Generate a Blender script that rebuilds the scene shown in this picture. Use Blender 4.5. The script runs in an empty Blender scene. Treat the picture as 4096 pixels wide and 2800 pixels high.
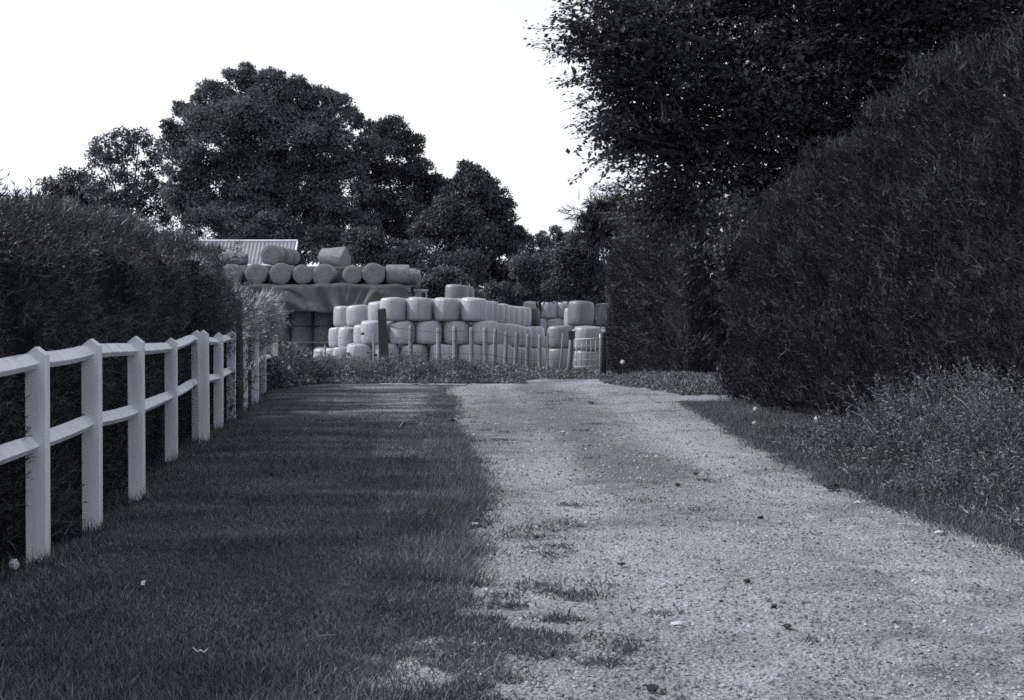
import bpy, math, random
import numpy as np
from mathutils import Vector

# ------------------------------------------------------------------ camera, sky, sun, exposure
S = bpy.context.scene
CAMZ = 1.3
cd = bpy.data.cameras.new('camera'); cam = bpy.data.objects.new('camera', cd)
S.collection.objects.link(cam); S.camera = cam
cd.lens = 50; cd.sensor_width = 36; cd.clip_start = 0.1; cd.clip_end = 3000
cam.location = (0, 0, CAMZ)
cam.rotation_euler = (math.radians(90 - 1.118), 0, 0)

SUN_EL, SUN_AZ = 40.0, -84.0          # azimuth measured from the view direction (+Y) towards +X
se, sa = math.radians(SUN_EL), math.radians(SUN_AZ)
sun_dir = Vector((math.sin(sa) * math.cos(se), math.cos(sa) * math.cos(se), math.sin(se)))
W = bpy.data.worlds.new('World'); S.world = W; W.use_nodes = True
nt = W.node_tree; bg = nt.nodes['Background']
sky = nt.nodes.new('ShaderNodeTexSky'); sky.sky_type = 'NISHITA'; sky.sun_disc = False
sky.sun_elevation = se; sky.sun_rotation = sa; sky.dust_density = 2.0; sky.air_density = 1.0
bw = nt.nodes.new('ShaderNodeRGBToBW'); nt.links.new(sky.outputs[0], bw.inputs[0])
hz = nt.nodes.new('ShaderNodeMath'); hz.operation = 'POWER'; hz.inputs[1].default_value = 0.35      # thin white cloud evens the sky out
nt.links.new(bw.outputs[0], hz.inputs[0])
am = nt.nodes.new('ShaderNodeMath'); am.operation = 'MULTIPLY'; am.inputs[1].default_value = 4.6; nt.links.new(hz.outputs[0], am.inputs[0])
tint = nt.nodes.new('ShaderNodeVectorMath'); tint.operation = 'SCALE'
tint.inputs[0].default_value = (0.93, 0.96, 1.06); nt.links.new(am.outputs[0], tint.inputs['Scale'])
nt.links.new(tint.outputs[0], bg.inputs['Color']); bg.inputs['Strength'].default_value = 0.11
sd = bpy.data.lights.new('sun', 'SUN'); sd.energy = 2.9; sd.angle = math.radians(1.5); sd.color = (1.0, 0.975, 0.95)
so = bpy.data.objects.new('sun', sd); S.collection.objects.link(so)
so.rotation_euler = sun_dir.to_track_quat('Z', 'Y').to_euler()
S.view_settings.view_transform = 'Standard'; S.view_settings.look = 'None'
S.view_settings.exposure = 0.5; S.view_settings.gamma = 1.0; S.view_settings.use_curve_mapping = False
S.render.engine = 'CYCLES'
S.cycles.max_bounces = 5; S.cycles.diffuse_bounces = 3; S.cycles.glossy_bounces = 2
S.cycles.transmission_bounces = 3; S.cycles.transparent_max_bounces = 4
S.cycles.use_denoising = False
S.cycles.filter_width = 1.6

# ------------------------------------------------------------------ helpers
rng = np.random.default_rng(7)
random.seed(7)
COL = S.collection
F = 50 / 36 * 4096                      # focal length in photograph pixels
HOR = 1288.0                            # photograph row of the horizon


def px(sx, sy, d):                      # where a thing measured at (sx, sy) stands when it is d metres away
    return ((sx - 2048) / F * d, d, CAMZ - (sy - HOR) / F * d)


def r1(X, Y): return 800 + X / 2.444, 900 + Y / 2.444
def r2(X, Y): return 1600 + X / 2.582, 1050 + Y / 2.582
def r4(X, Y): return 300 + X / 1.2232, 200 + Y / 1.2232
def rd(X, Y): return X / 0.5674, Y / 0.5674


TAB = rng.random((256, 256))


def vn(x, y, seed=0):                   # value noise 0..1
    x = np.asarray(x, float) + seed * 17.31; y = np.asarray(y, float) + seed * 5.77
    xi = np.floor(x).astype(int); yi = np.floor(y).astype(int)
    fx = x - xi; fy = y - yi
    fx = fx * fx * (3 - 2 * fx); fy = fy * fy * (3 - 2 * fy)
    a = TAB[xi & 255, yi & 255]; b = TAB[(xi + 1) & 255, yi & 255]
    c = TAB[xi & 255, (yi + 1) & 255]; d = TAB[(xi + 1) & 255, (yi + 1) & 255]
    return (a * (1 - fx) + b * fx) * (1 - fy) + (c * (1 - fx) + d * fx) * fy


def fbm(x, y, seed=0, o=3):
    t = 0; a = 0.5; n = 0
    for i in range(o):
        t = t + a * vn(np.asarray(x) * 2 ** i, np.asarray(y) * 2 ** i, seed + i * 3); n += a; a *= 0.5
    return t / n


def sstep(a, b, x):
    t = np.clip((np.asarray(x, float) - a) / (b - a), 0, 1); return t * t * (3 - 2 * t)


def norm(v): return v / np.maximum(np.linalg.norm(v, axis=-1, keepdims=True), 1e-9)


def tag(o, label=None, cat=None, group=None, kind=None):
    if label: o['label'] = label
    if cat: o['category'] = cat
    if group: o['group'] = group
    if kind: o['kind'] = kind
    return o


def empty(name, loc, label, cat, group=None, rz=0):
    o = bpy.data.objects.new(name, None); COL.objects.link(o)
    o.location = loc; o.rotation_euler = (0, 0, rz)
    o.empty_display_size = 0.2
    return tag(o, label, cat, group)


def link(name, me, m=None, parent=None, loc=None, rot=None):
    if m is not None and not me.materials: me.materials.append(m)
    o = bpy.data.objects.new(name, me); COL.objects.link(o)
    if parent: o.parent = parent
    if loc is not None: o.location = loc
    if rot is not None: o.rotation_euler = rot
    return o


def mesh_np(name, V, Fc, smooth=False):   # V (n,3), Fc (m,k) all of one size
    V = np.ascontiguousarray(V, np.float32); Fc = np.ascontiguousarray(Fc, np.int32)
    me = bpy.data.meshes.new(name)
    m, k = Fc.shape
    me.vertices.add(len(V)); me.vertices.foreach_set('co', V.ravel())
    me.loops.add(m * k); me.loops.foreach_set('vertex_index', Fc.ravel())
    me.polygons.add(m)
    me.polygons.foreach_set('loop_start', np.arange(m, dtype=np.int32) * k)
    me.polygons.foreach_set('loop_total', np.full(m, k, np.int32))
    if smooth: me.polygons.foreach_set('use_smooth', np.ones(m, bool))
    me.update(calc_edges=True)
    return me


class MB:                                # collects pieces of one mesh
    def __init__(s): s.v = []; s.f = []; s.n = 0
    def add(s, V, Fs):
        s.v += [tuple(p) for p in V]; s.f += [tuple(i + s.n for i in f) for f in Fs]; s.n += len(V)
    def box(s, c, h, rz=0, taper=1.0):
        cz, sz = math.cos(rz), math.sin(rz); V = []
        for k in (-1, 1):
            t = taper if k > 0 else 1
            for a, b in ((-1, -1), (1, -1), (1, 1), (-1, 1)):
                x, y = a * h[0] * t, b * h[1] * t
                V.append((c[0] + x * cz - y * sz, c[1] + x * sz + y * cz, c[2] + k * h[2]))
        s.add(V, [(3, 2, 1, 0), (4, 5, 6, 7), (0, 1, 5, 4), (1, 2, 6, 5), (2, 3, 7, 6), (3, 0, 4, 7)])
    def tube(s, pts, rad, n=6, cap=True):
        pts = [Vector(p) for p in pts]; V = []; Fs = []
        if not hasattr(rad, '__len__'): rad = [rad] * len(pts)
        for i, p in enumerate(pts):
            t = (pts[min(i + 1, len(pts) - 1)] - pts[max(i - 1, 0)]).normalized()
            u = t.cross(Vector((0.31, 0.17, 0.93))); u = u.normalized() if u.length > 1e-4 else Vector((1, 0, 0))
            w = t.cross(u)
            for k in range(n):
                a = 2 * math.pi * k / n
                V.append(p + (u * math.cos(a) + w * math.sin(a)) * rad[i])
        for i in range(len(pts) - 1):
            for k in range(n):
                a = i * n + k; b = i * n + (k + 1) % n
                Fs.append((a, b, b + n, a + n))
        if cap:
            Fs.append(tuple(range(n - 1, -1, -1))); Fs.append(tuple(range((len(pts) - 1) * n, len(pts) * n)))
        s.add(V, Fs)
    def mesh(s, name, smooth=False):
        me = bpy.data.meshes.new(name); me.from_pydata(s.v, [], s.f)
        if smooth: me.polygons.foreach_set('use_smooth', np.ones(len(me.polygons), bool))
        me.update(); return me
    def build(s, name, m, parent=None, smooth=False, loc=None, rot=None):
        return link(name, s.mesh(name, smooth), m, parent, loc, rot)


def bevel(o, w, seg=2):
    md = o.modifiers.new('bevel', 'BEVEL'); md.width = w; md.segments = seg; md.limit_method = 'ANGLE'; return o


# templates: x = side, y = along, z = normal
def tmpl(tris):
    V = np.array([p for t in tris for p in t], float); return V, np.arange(len(V)).reshape(-1, 3)


LEAF = (np.array([(0, 0, 0), (.30, .45, .06), (0, 1, -.06), (-.30, .45, .06)], float), np.array([(0, 1, 2), (0, 2, 3)]))
LANCE = (np.array([(0, 0, 0), (.13, .4, .05), (0, 1, -.12), (-.13, .4, .05)], float), np.array([(0, 1, 2), (0, 2, 3)]))


def spray_t(nb, ang, wid, curve=.12, side=.45):
    tr = [((-wid, 0, 0), (wid, 0, 0), (0, 1, curve))]
    for i in range(nb):
        t = .12 + .7 * i / max(nb - 1, 1); s = 1 if i % 2 else -1
        L = side * (1 - .45 * t); a = math.radians(ang)
        bx, by, bz = 0, t, curve * t * t
        tip = (s * L * math.sin(a), by + L * math.cos(a), bz + curve * .6)
        tr.append(((bx, by - wid, bz), (bx, by + wid * 1.2, bz), tip))
    return tmpl(tr)


SPRAY4 = spray_t(3, 36, .06, .14, .55)
SPRAY5 = spray_t(5, 38, .055)
SPRAY7 = spray_t(7, 42, .05, .16, .5)
TRI = tmpl([((-.32, .1, 0), (.30, .3, .05), (.02, 1, -.05))])
BLADE1 = tmpl([((-.5, 0, 0), (.5, 0, 0), (0, 1, .25))])
BLADE3 = (np.array([(-.5, 0, 0), (.5, 0, 0), (-.4, .5, .06), (.4, .5, .06), (0, 1, .32)], float), np.array([(0, 1, 3), (0, 3, 2), (2, 3, 4)]))
STONE = (np.array([(1, -.3, -.3), (.1, -.8, -.3), (-.9, -.1, -.3), (-.2, .9, -.3), (.45, -.2, .4), (-.35, .15, .5)], float),
         np.array([(0, 4, 1), (1, 4, 5), (1, 5, 2), (2, 5, 3), (3, 5, 4), (3, 4, 0)]))


def scatter(T, P, D, Nn, L, Wd=None):
    """copies of template T at P, its length along D and its face along Nn"""
    TV, TF = T; n = len(P)
    D = norm(D); Sd = norm(np.cross(D, Nn)); Nn = np.cross(Sd, D)
    L = np.broadcast_to(L, (n,)); Wd = L if Wd is None else np.broadcast_to(Wd, (n,))
    V = (P[:, None, :] + (TV[None, :, 0] * Wd[:, None])[..., None] * Sd[:, None, :]
         + (TV[None, :, 1] * L[:, None])[..., None] * D[:, None, :]
         + (TV[None, :, 2] * L[:, None])[..., None] * Nn[:, None, :])
    Fc = TF[None] + (np.arange(n) * len(TV))[:, None, None]
    return V.reshape(-1, 3), Fc.reshape(-1, 3)


def join(parts):
    Vs, Fs, n = [], [], 0
    for V, Fc in parts:
        Vs.append(V); Fs.append(Fc + n); n += len(V)
    return np.concatenate(Vs), np.concatenate(Fs)


def rdir(n): return norm(rng.normal(size=(n, 3)))


# ------------------------------------------------------------------ terrain
def base(y):
    return np.interp(y, [-50, 28, 62, 70, 78, 88, 160], [0, 0, -.7, -1.0, -1.0, -.57, -.5])


FY = np.array([0, 6.3, 7.77, 8.98, 10.43, 13.45, 15.4, 17.5, 18.75, 20.8, 23, 26, 28, 29.7, 40])
FX = np.array([-2.45, -2.5, -2.54, -2.6, -2.70, -3.17, -3.38, -3.56, -3.65, -3.87, -4.1, -4.5, -4.7, -4.87, -6.2])
def fence_x(y): return np.interp(y, FY, FX)
RLY = [0, 5, 5.6, 6.5, 7.5, 9, 10.8, 13.6, 18, 24.8, 28, 31, 32.5, 35, 38, 44]
RLX = [0, -.03, -.06, -.2, -.27, -.26, -.22, -.38, -.75, -1.0, -1.13, -1.15, -.4, .7, 1.2, 1.9]
RRY = [0, 4, 8.2, 11.4, 15, 22.8, 25.5, 28, 30, 33, 38, 44]
RRX = [3.1, 3.05, 2.94, 2.6, 2.62, 2.81, 2.75, 2.35, 2.05, 1.9, 2.1, 2.7]
def road_l(y): return np.interp(y, RLY, RLX)
def road_r(y): return np.interp(y, RRY, RRX)


def H(x, y):
    x = np.asarray(x, float); y = np.asarray(y, float)
    z = base(y) + .012 * (fbm(x * .9, y * .9, 3) - .5)
    fx = fence_x(y)
    near = 1 - sstep(28, 33, y)
    z = z - near * .07 * sstep(fx + .12, fx - .25, x)                  # shallow dip at the hedge foot
    rl, rr = road_l(y), road_r(y)
    z = z + near * .025 * sstep(rl + .1, rl - .35, x) * sstep(fx - .3, fx + .6, x)
    z = z + near * .02 * sstep(rr - .1, rr + .9, x)
    m = (rl + rr) / 2
    z = z - near * .02 * (np.exp(-((x - m + .75) / .28) ** 2) + np.exp(-((x - m - .75) / .28) ** 2))  # wheel tracks
    return z


# ------------------------------------------------------------------ materials
def gcol(g): return (g * .955, g * .985, g * 1.085, 1)


def nmat(name):
    m = bpy.data.materials.new(name); m.use_nodes = True
    t = m.node_tree; return m, t, t.nodes['Principled BSDF'], t.nodes, t.links


def noise_fac(t, scale, lo, hi, coord='Object', detail=4, stretch=None, src=None):
    N, Lk = t.nodes, t.links
    tc = N.new('ShaderNodeTexCoord'); out = tc.outputs[coord]
    if stretch:
        mp = N.new('ShaderNodeMapping'); mp.inputs['Scale'].default_value = stretch; Lk.new(out, mp.inputs[0]); out = mp.outputs[0]
    n = N.new('ShaderNodeTexNoise'); n.inputs['Scale'].default_value = scale; n.inputs['Detail'].default_value = detail
    Lk.new(out, n.inputs['Vector'])
    r = N.new('ShaderNodeMapRange'); r.inputs[1].default_value = lo; r.inputs[2].default_value = hi
    Lk.new(n.outputs[0], r.inputs[0]); return r.outputs[0], n.outputs[0]


def mixc(t, fac, a, b):
    x = t.nodes.new('ShaderNodeMix'); x.data_type = 'RGBA'
    if isinstance(fac, float): x.inputs[0].default_value = fac
    else: t.links.new(fac, x.inputs[0])
    for s, v in ((6, a), (7, b)):
        if isinstance(v, (int, float)): x.inputs[s].default_value = gcol(v)
        else: t.links.new(v, x.inputs[s])
    return x.outputs[2]


def bump(t, bs, h, strength, dist=.02):
    b = t.nodes.new('ShaderNodeBump'); b.inputs['Strength'].default_value = strength; b.inputs['Distance'].default_value = dist
    t.links.new(h, b.inputs['Height']); t.links.new(b.outputs[0], bs.inputs['Normal'])


def simple(name, g, g2, scale=4, rough=.8, spec=.3, bstr=.3, bscale=40, stretch=None, lo=.35, hi=.65, bdist=.01, rnd=0):
    m, t, bs, N, Lk = nmat(name)
    f, _ = noise_fac(t, scale, lo, hi, stretch=stretch)
    c = mixc(t, f, g, g2)
    if rnd:
        oi = N.new('ShaderNodeObjectInfo'); r = N.new('ShaderNodeMapRange')
        r.inputs[3].default_value = 1 - rnd; r.inputs[4].default_value = 1 + rnd * .6
        Lk.new(oi.outputs['Random'], r.inputs[0])
        v = N.new('ShaderNodeVectorMath'); v.operation = 'SCALE'; Lk.new(c, v.inputs[0]); Lk.new(r.outputs[0], v.inputs['Scale']); c = v.outputs[0]
    Lk.new(c, bs.inputs['Base Color'])
    bs.inputs['Roughness'].default_value = rough; bs.inputs['Specular IOR Level'].default_value = spec
    if bstr:
        _, h = noise_fac(t, bscale, 0, 1, stretch=stretch, detail=3); bump(t, bs, h, bstr, bdist)
    return m


def foliage(name, g, g2, scale=.8, trans=.25, rough=.5, spec=.35, iv=.5):
    m, t, bs, N, Lk = nmat(name)
    f, _ = noise_fac(t, scale, .35, .65, detail=3)
    c = mixc(t, f, g, g2)
    ge = N.new('ShaderNodeNewGeometry'); r = N.new('ShaderNodeMapRange')
    r.inputs[3].default_value = 1 - iv; r.inputs[4].default_value = 1 + iv
    Lk.new(ge.outputs['Random Per Island'], r.inputs[0])
    v = N.new('ShaderNodeVectorMath'); v.operation = 'SCALE'; Lk.new(c, v.inputs[0]); Lk.new(r.outputs[0], v.inputs['Scale'])
    Lk.new(v.outputs[0], bs.inputs['Base Color'])
    bs.inputs['Roughness'].default_value = rough; bs.inputs['Specular IOR Level'].default_value = spec
    if trans:
        tr = N.new('ShaderNodeBsdfTranslucent'); Lk.new(v.outputs[0], tr.inputs[0])
        mx = N.new('ShaderNodeMixShader'); mx.inputs[0].default_value = trans
        Lk.new(bs.outputs[0], mx.inputs[1]); Lk.new(tr.outputs[0], mx.inputs[2])
        Lk.new(mx.outputs[0], N['Material Output'].inputs[0])
    return m


M = {}
M['paint'] = simple('white_paint', .55, .74, 9, .6, .35, .35, 60, (1, 1, .15), lo=.25, hi=.55, bdist=.004)
M['timber'] = simple('weathered_timber', .16, .32, 6, .9, .2, .6, 30, (1, 1, .12), bdist=.01)
M['dark_timber'] = simple('dark_timber', .045, .085, 6, .9, .2, .6, 30, (1, 1, .12), bdist=.01)
M['steel'] = simple('galvanised_steel', .55, .68, 8, .6, .4, 0)
M['wire'] = simple('rusty_wire', .10, .16, 20, .7, .4, 0)
M['black'] = simple('black_plastic', .015, .02, 20, .5, .4, 0)
M['bark'] = simple('bark', .045, .10, 5, .95, .1, .8, 12, (1, 1, .3), bdist=.03)
M['core'] = simple('hedge_core', .02, .035, 9, 1, 0, .6, 20)  # dark solid filling of the hedges, added to stop light
M['leaf_hedge'] = foliage('hedge_foliage', .022, .044, 1.3, .15, .55, .22, .55)
M['leaf_yew'] = foliage('clipped_hedge_foliage', .050, .078, 1.4, .15, .5, .35)
M['leaf_beech'] = foliage('beech_foliage', .038, .055, .5, .18, .42, .5, .4)
M['leaf_tree'] = foliage('tree_foliage', .088, .125, .35, .2, .6, .15, .35)
M['leaf_tree_b'] = foliage('dark_tree_foliage', .050, .080, .35, .15, .6, .15, .35)
M['leaf_pale'] = foliage('pale_shrub_foliage', .20, .32, 1.2, .25, .45, .4)
M['leaf_bush'] = foliage('bush_foliage', .07, .11, .6, .2, .6, .15, .4)
M['leaf_weed'] = foliage('weed_foliage', .075, .165, 1.7, .25, .5, .35, .75)
M['stalk'] = foliage('dry_stalks', .16, .26, 2, .1, .7, .2)
M['grass'] = foliage('lawn_blades', .085, .16, .9, .2, .55, .3, .6)
M['tall_grass'] = foliage('verge_blades', .08, .13, .7, .2, .55, .3, .6)
M['stone_a'] = foliage('gravel_stones', .11, .28, 3, 0, .9, .2, .5)
M['stone_d'] = simple('dark_stone', .035, .06, 30, .9, .2, .8, 40)
M['stone_l'] = simple('pale_stone', .45, .6, 30, .9, .2, .5, 40)
M['puff'] = simple('dandelion_down', .7, .8, 50, 1, 0, 0)
M['paper'] = simple('white_scrap', .75, .8, 50, .7, .2, 0)
M['sheet_roof'] = simple('pale_sheet_metal', .24, .32, 1.2, .5, .4, 0)
M['trim'] = simple('white_metal_trim', .72, .78, 3, .5, .4, 0)
M['barn_wall'] = simple('barn_boards', .10, .15, 2, .8, .2, .4, 12)


def straw(name, g, g2):
    m, t, bs, N, Lk = nmat(name)
    tc = N.new('ShaderNodeTexCoord'); sx = N.new('ShaderNodeSeparateXYZ'); Lk.new(tc.outputs['Object'], sx.inputs[0])
    p = N.new('ShaderNodeMath'); p.operation = 'MULTIPLY'; Lk.new(sx.outputs[1], p.inputs[0]); Lk.new(sx.outputs[1], p.inputs[1])
    q = N.new('ShaderNodeMath'); q.operation = 'MULTIPLY'; Lk.new(sx.outputs[2], q.inputs[0]); Lk.new(sx.outputs[2], q.inputs[1])
    s = N.new('ShaderNodeMath'); s.operation = 'ADD'; Lk.new(p.outputs[0], s.inputs[0]); Lk.new(q.outputs[0], s.inputs[1])
    r = N.new('ShaderNodeMath'); r.operation = 'SQRT'; Lk.new(s.outputs[0], r.inputs[0])
    n = N.new('ShaderNodeTexNoise'); n.inputs['Scale'].default_value = 5; n.inputs['Detail'].default_value = 5; Lk.new(tc.outputs['Object'], n.inputs['Vector'])
    k = N.new('ShaderNodeMath'); k.operation = 'MULTIPLY_ADD'; k.inputs[1].default_value = .22; Lk.new(n.outputs[0], k.inputs[0]); Lk.new(r.outputs[0], k.inputs[2])
    w = N.new('ShaderNodeMath'); w.operation = 'MULTIPLY'; w.inputs[1].default_value = 62; Lk.new(k.outputs[0], w.inputs[0])
    sn = N.new('ShaderNodeMath'); sn.operation = 'SINE'; Lk.new(w.outputs[0], sn.inputs[0])
    n2 = N.new('ShaderNodeTexNoise'); n2.inputs['Scale'].default_value = 26; n2.inputs['Detail'].default_value = 4; Lk.new(tc.outputs['Object'], n2.inputs['Vector'])
    a = N.new('ShaderNodeMath'); a.operation = 'MULTIPLY_ADD'; a.inputs[1].default_value = .07; Lk.new(sn.outputs[0], a.inputs[0]); Lk.new(n2.outputs[0], a.inputs[2])
    mr = N.new('ShaderNodeMapRange'); mr.inputs[1].default_value = .28; mr.inputs[2].default_value = .75; Lk.new(a.outputs[0], mr.inputs[0])
    c = mixc(t, mr.outputs[0], g, g2)
    Lk.new(c, bs.inputs['Base Color']); bs.inputs['Roughness'].default_value = .9; bs.inputs['Specular IOR Level'].default_value = .15
    bump(t, bs, a.outputs[0], .6, .03)
    return m


M['straw'] = straw('straw', .10, .30)
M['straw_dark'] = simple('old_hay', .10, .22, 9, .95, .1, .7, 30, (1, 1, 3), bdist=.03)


def film(name, g, g2):
    m, t, bs, N, Lk = nmat(name)
    f, _ = noise_fac(t, 5, .3, .7, stretch=(1, 1, .18), detail=5)
    c = mixc(t, f, g, g2)
    oi = N.new('ShaderNodeObjectInfo'); r = N.new('ShaderNodeMapRange'); r.inputs[3].default_value = .86; r.inputs[4].default_value = 1.06
    Lk.new(oi.outputs['Random'], r.inputs[0])
    v = N.new('ShaderNodeVectorMath'); v.operation = 'SCALE'; Lk.new(c, v.inputs[0]); Lk.new(r.outputs[0], v.inputs['Scale'])
    Lk.new(v.outputs[0], bs.inputs['Base Color'])
    bs.inputs['Roughness'].default_value = .42; bs.inputs['Specular IOR Level'].default_value = .45
    _, h = noise_fac(t, 6, 0, 1, stretch=(1, 1, .3), detail=6); bump(t, bs, h, .7, .05)
    return m


M['film'] = film('white_bale_wrap', .28, .37)
M['film_grey'] = film('grey_bale_wrap', .12, .17)
M['film_shaded'] = film('shaded_bale_wrap', .17, .23)  # darker copy of the wrap, shade on the gate-side stack painted in
M['film_dark'] = film('dark_bale_wrap', .025, .035)
M['tarp'] = simple('dark_tarpaulin', .042, .065, 2, .6, .35, .25, 5, bdist=.04)
M['soil'] = simple('field_soil', .05, .09, 1.5, .95, .1, .5, 30, bdist=.02)


def road_mat():
    m, t, bs, N, Lk = nmat('gravel_road')
    big, _ = noise_fac(t, .55, .38, .66, detail=5, stretch=(1.3, .8, 1))
    mid, _ = noise_fac(t, 4.5, .35, .7, detail=6)
    fine, fh = noise_fac(t, 55, .3, .7, detail=4)
    mot, _ = noise_fac(t, 14, .3, .68, detail=6)
    c0 = mixc(t, fine, .15, .40); c0b = mixc(t, fine, .25, .48)
    c1 = mixc(t, mot, c0, c0b)
    c2 = mixc(t, fine, .07, .22)  # dark tone for dirt and for the painted shadow patch
    mm = N.new('ShaderNodeMath'); mm.operation = 'MULTIPLY'; Lk.new(big, mm.inputs[0]); Lk.new(mid, mm.inputs[1])
    at = N.new('ShaderNodeAttribute'); at.attribute_name = 'dirt_and_shade'
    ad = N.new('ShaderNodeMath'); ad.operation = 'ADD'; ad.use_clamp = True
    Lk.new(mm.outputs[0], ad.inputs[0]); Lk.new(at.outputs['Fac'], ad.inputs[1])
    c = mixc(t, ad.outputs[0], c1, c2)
    # scattered darker pebbles
    vo = N.new('ShaderNodeTexVoronoi'); vo.inputs['Scale'].default_value = 38
    tc = N.new('ShaderNodeTexCoord'); Lk.new(tc.outputs['Object'], vo.inputs['Vector'])
    r = N.new('ShaderNodeMapRange'); r.inputs[1].default_value = .12; r.inputs[2].default_value = .28; r.inputs[3].default_value = 1; r.inputs[4].default_value = 0
    Lk.new(vo.outputs['Distance'], r.inputs[0])
    sp = N.new('ShaderNodeSeparateColor'); Lk.new(vo.outputs['Color'], sp.inputs[0])
    th = N.new('ShaderNodeMath'); th.operation = 'GREATER_THAN'; th.inputs[1].default_value = .72; Lk.new(sp.outputs[0], th.inputs[0])
    pm = N.new('ShaderNodeMath'); pm.operation = 'MULTIPLY'; Lk.new(r.outputs[0], pm.inputs[0]); Lk.new(th.outputs[0], pm.inputs[1])
    c = mixc(t, pm.outputs[0], c, .10)
    Lk.new(c, bs.inputs['Base Color']); bs.inputs['Roughness'].default_value = .95; bs.inputs['Specular IOR Level'].default_value = .15
    hh = N.new('ShaderNodeMath'); hh.operation = 'MULTIPLY_ADD'; hh.inputs[1].default_value = .6
    Lk.new(r.outputs[0], hh.inputs[0]); Lk.new(fh, hh.inputs[2])
    bump(t, bs, hh.outputs[0], 1.0, .03)
    return m


M['road'] = road_mat()


def lawn_mat():
    m, t, bs, N, Lk = nmat('lawn_turf')
    fine, fh = noise_fac(t, 45, .3, .7, detail=4)
    turf = mixc(t, fine, .030, .070); dust = mixc(t, fine, .17, .30)
    at = N.new('ShaderNodeAttribute'); at.attribute_name = 'bare'
    c = mixc(t, at.outputs['Fac'], turf, dust)
    Lk.new(c, bs.inputs['Base Color']); bs.inputs['Roughness'].default_value = .95; bs.inputs['Specular IOR Level'].default_value = .1
    bump(t, bs, fh, .8, .02)
    return m


M['lawn'] = lawn_mat()


# ------------------------------------------------------------------ ground, lawn, road
def grid(xs, ys, zf):
    X, Y = np.meshgrid(xs, ys); Z = zf(X, Y)
    V = np.stack([X, Y, Z], -1).reshape(-1, 3); nx, ny = len(xs), len(ys)
    i = (np.arange(ny - 1)[:, None] * nx + np.arange(nx - 1)[None]).ravel()
    return V, np.stack([i, i + 1, i + 1 + nx, i + nx], 1)


xs = np.concatenate([np.linspace(-600, -30, 12), np.linspace(-26, -8, 10), np.linspace(-7, 8, 61), np.linspace(10, 26, 9), np.linspace(30, 600, 12)])
ys = np.concatenate([np.linspace(-60, 0, 6), np.linspace(2, 34, 65), np.linspace(35, 110, 76), np.linspace(120, 1500, 20)])
V, Fq = grid(xs, ys, lambda x, y: H(x, y) - .03 * ((x > -7) & (x < 8) & (y > 0) & (y < 46)))
tag(link('ground', mesh_np('ground', V, Fq, True), M['soil']), kind='structure', label='dark rough ground of the farm and fields')

ROADPATCH = []


def strip(name, lf, rf, ys, nu, lift, m, zn=None, attr=None, af=None):
    u = np.linspace(0, 1, nu); L = lf(ys)[:, None]; R = rf(ys)[:, None]
    X = L + (R - L) * u[None]; Y = np.repeat(ys[:, None], nu, 1)
    Z = H(X, Y) + lift
    if zn is not None: Z = Z + zn(X, Y)
    V = np.stack([X, Y, Z], -1).reshape(-1, 3)
    i = (np.arange(len(ys) - 1)[:, None] * nu + np.arange(nu - 1)[None]).ravel()
    me = mesh_np(name, V, np.stack([i, i + 1, i + 1 + nu, i + nu], 1), True)
    if attr:
        a = me.attributes.new(attr, 'FLOAT', 'POINT'); a.data.foreach_set('value', af(X, Y).ravel().astype(np.float32))
    o = link(name, me, m); tag(o, kind='structure'); return o


def bare(x, y):          # worn, dusty places in the lawn
    rl = road_l(y)
    b = sstep(.57, .68, fbm(x * 3.2, y * 2.0, 21, 4)) * sstep(rl - .75, rl - .1, x) * sstep(8.5, 6.4, y)
    b = np.maximum(b, sstep(.44, .68, fbm(x * .5, y * 2.4, 31, 3)) * sstep(14, 19, y) * .8 * sstep(fence_x(y) + .5, fence_x(y) + 1.4, x))
    b = np.maximum(b, .7 * sstep(29.4, 30.2, y) * sstep(-3.4, -2.8, x) * sstep(31.8, 30.8, y))
    b = np.maximum(b, sstep(.5, .75, fbm(x * .35, y * 1.8, 41, 3)) * .45 * sstep(7, 9, y))
    return b * (1 - .9 * sstep(rl - .6, rl - .25, x) * sstep(8.5, 10, y))


def edge_n(y): return .20 * (fbm(y * 2.2, y * .1, 51, 4) - .5) + .05 * (vn(y * 9, 0, 55) - .5)


def dirt_and_shade(x, y):          # grassy middle and muddy patches of the lane, plus a painted shadow patch
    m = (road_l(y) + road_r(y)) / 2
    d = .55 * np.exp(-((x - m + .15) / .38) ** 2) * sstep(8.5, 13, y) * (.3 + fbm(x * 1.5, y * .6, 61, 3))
    d += .75 * np.exp(-((x - .55) / .55) ** 2 - ((y - 9.35) / .35) ** 2)  # shadow lying across the near lane, painted into its colour
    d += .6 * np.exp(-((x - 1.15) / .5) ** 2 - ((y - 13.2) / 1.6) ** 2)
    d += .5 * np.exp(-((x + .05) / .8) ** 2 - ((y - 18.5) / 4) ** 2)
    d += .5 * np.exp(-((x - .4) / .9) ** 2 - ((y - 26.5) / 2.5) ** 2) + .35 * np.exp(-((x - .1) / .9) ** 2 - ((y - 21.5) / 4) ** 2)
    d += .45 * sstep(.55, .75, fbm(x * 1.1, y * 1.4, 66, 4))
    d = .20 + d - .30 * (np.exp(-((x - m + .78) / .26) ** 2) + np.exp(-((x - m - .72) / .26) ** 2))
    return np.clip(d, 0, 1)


def road_z(x, y): return .022 * (fbm(x * 3.2, y * 3.2, 71, 3) - .5) + .020 * (vn(x * 13, y * 13, 75) - .5) * sstep(.3, .7, fbm(x * 1.1, y * 1.1, 77, 2)) - .012 * (sstep(.6, .8, vn(x * 7, y * 7, 78)))


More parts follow.
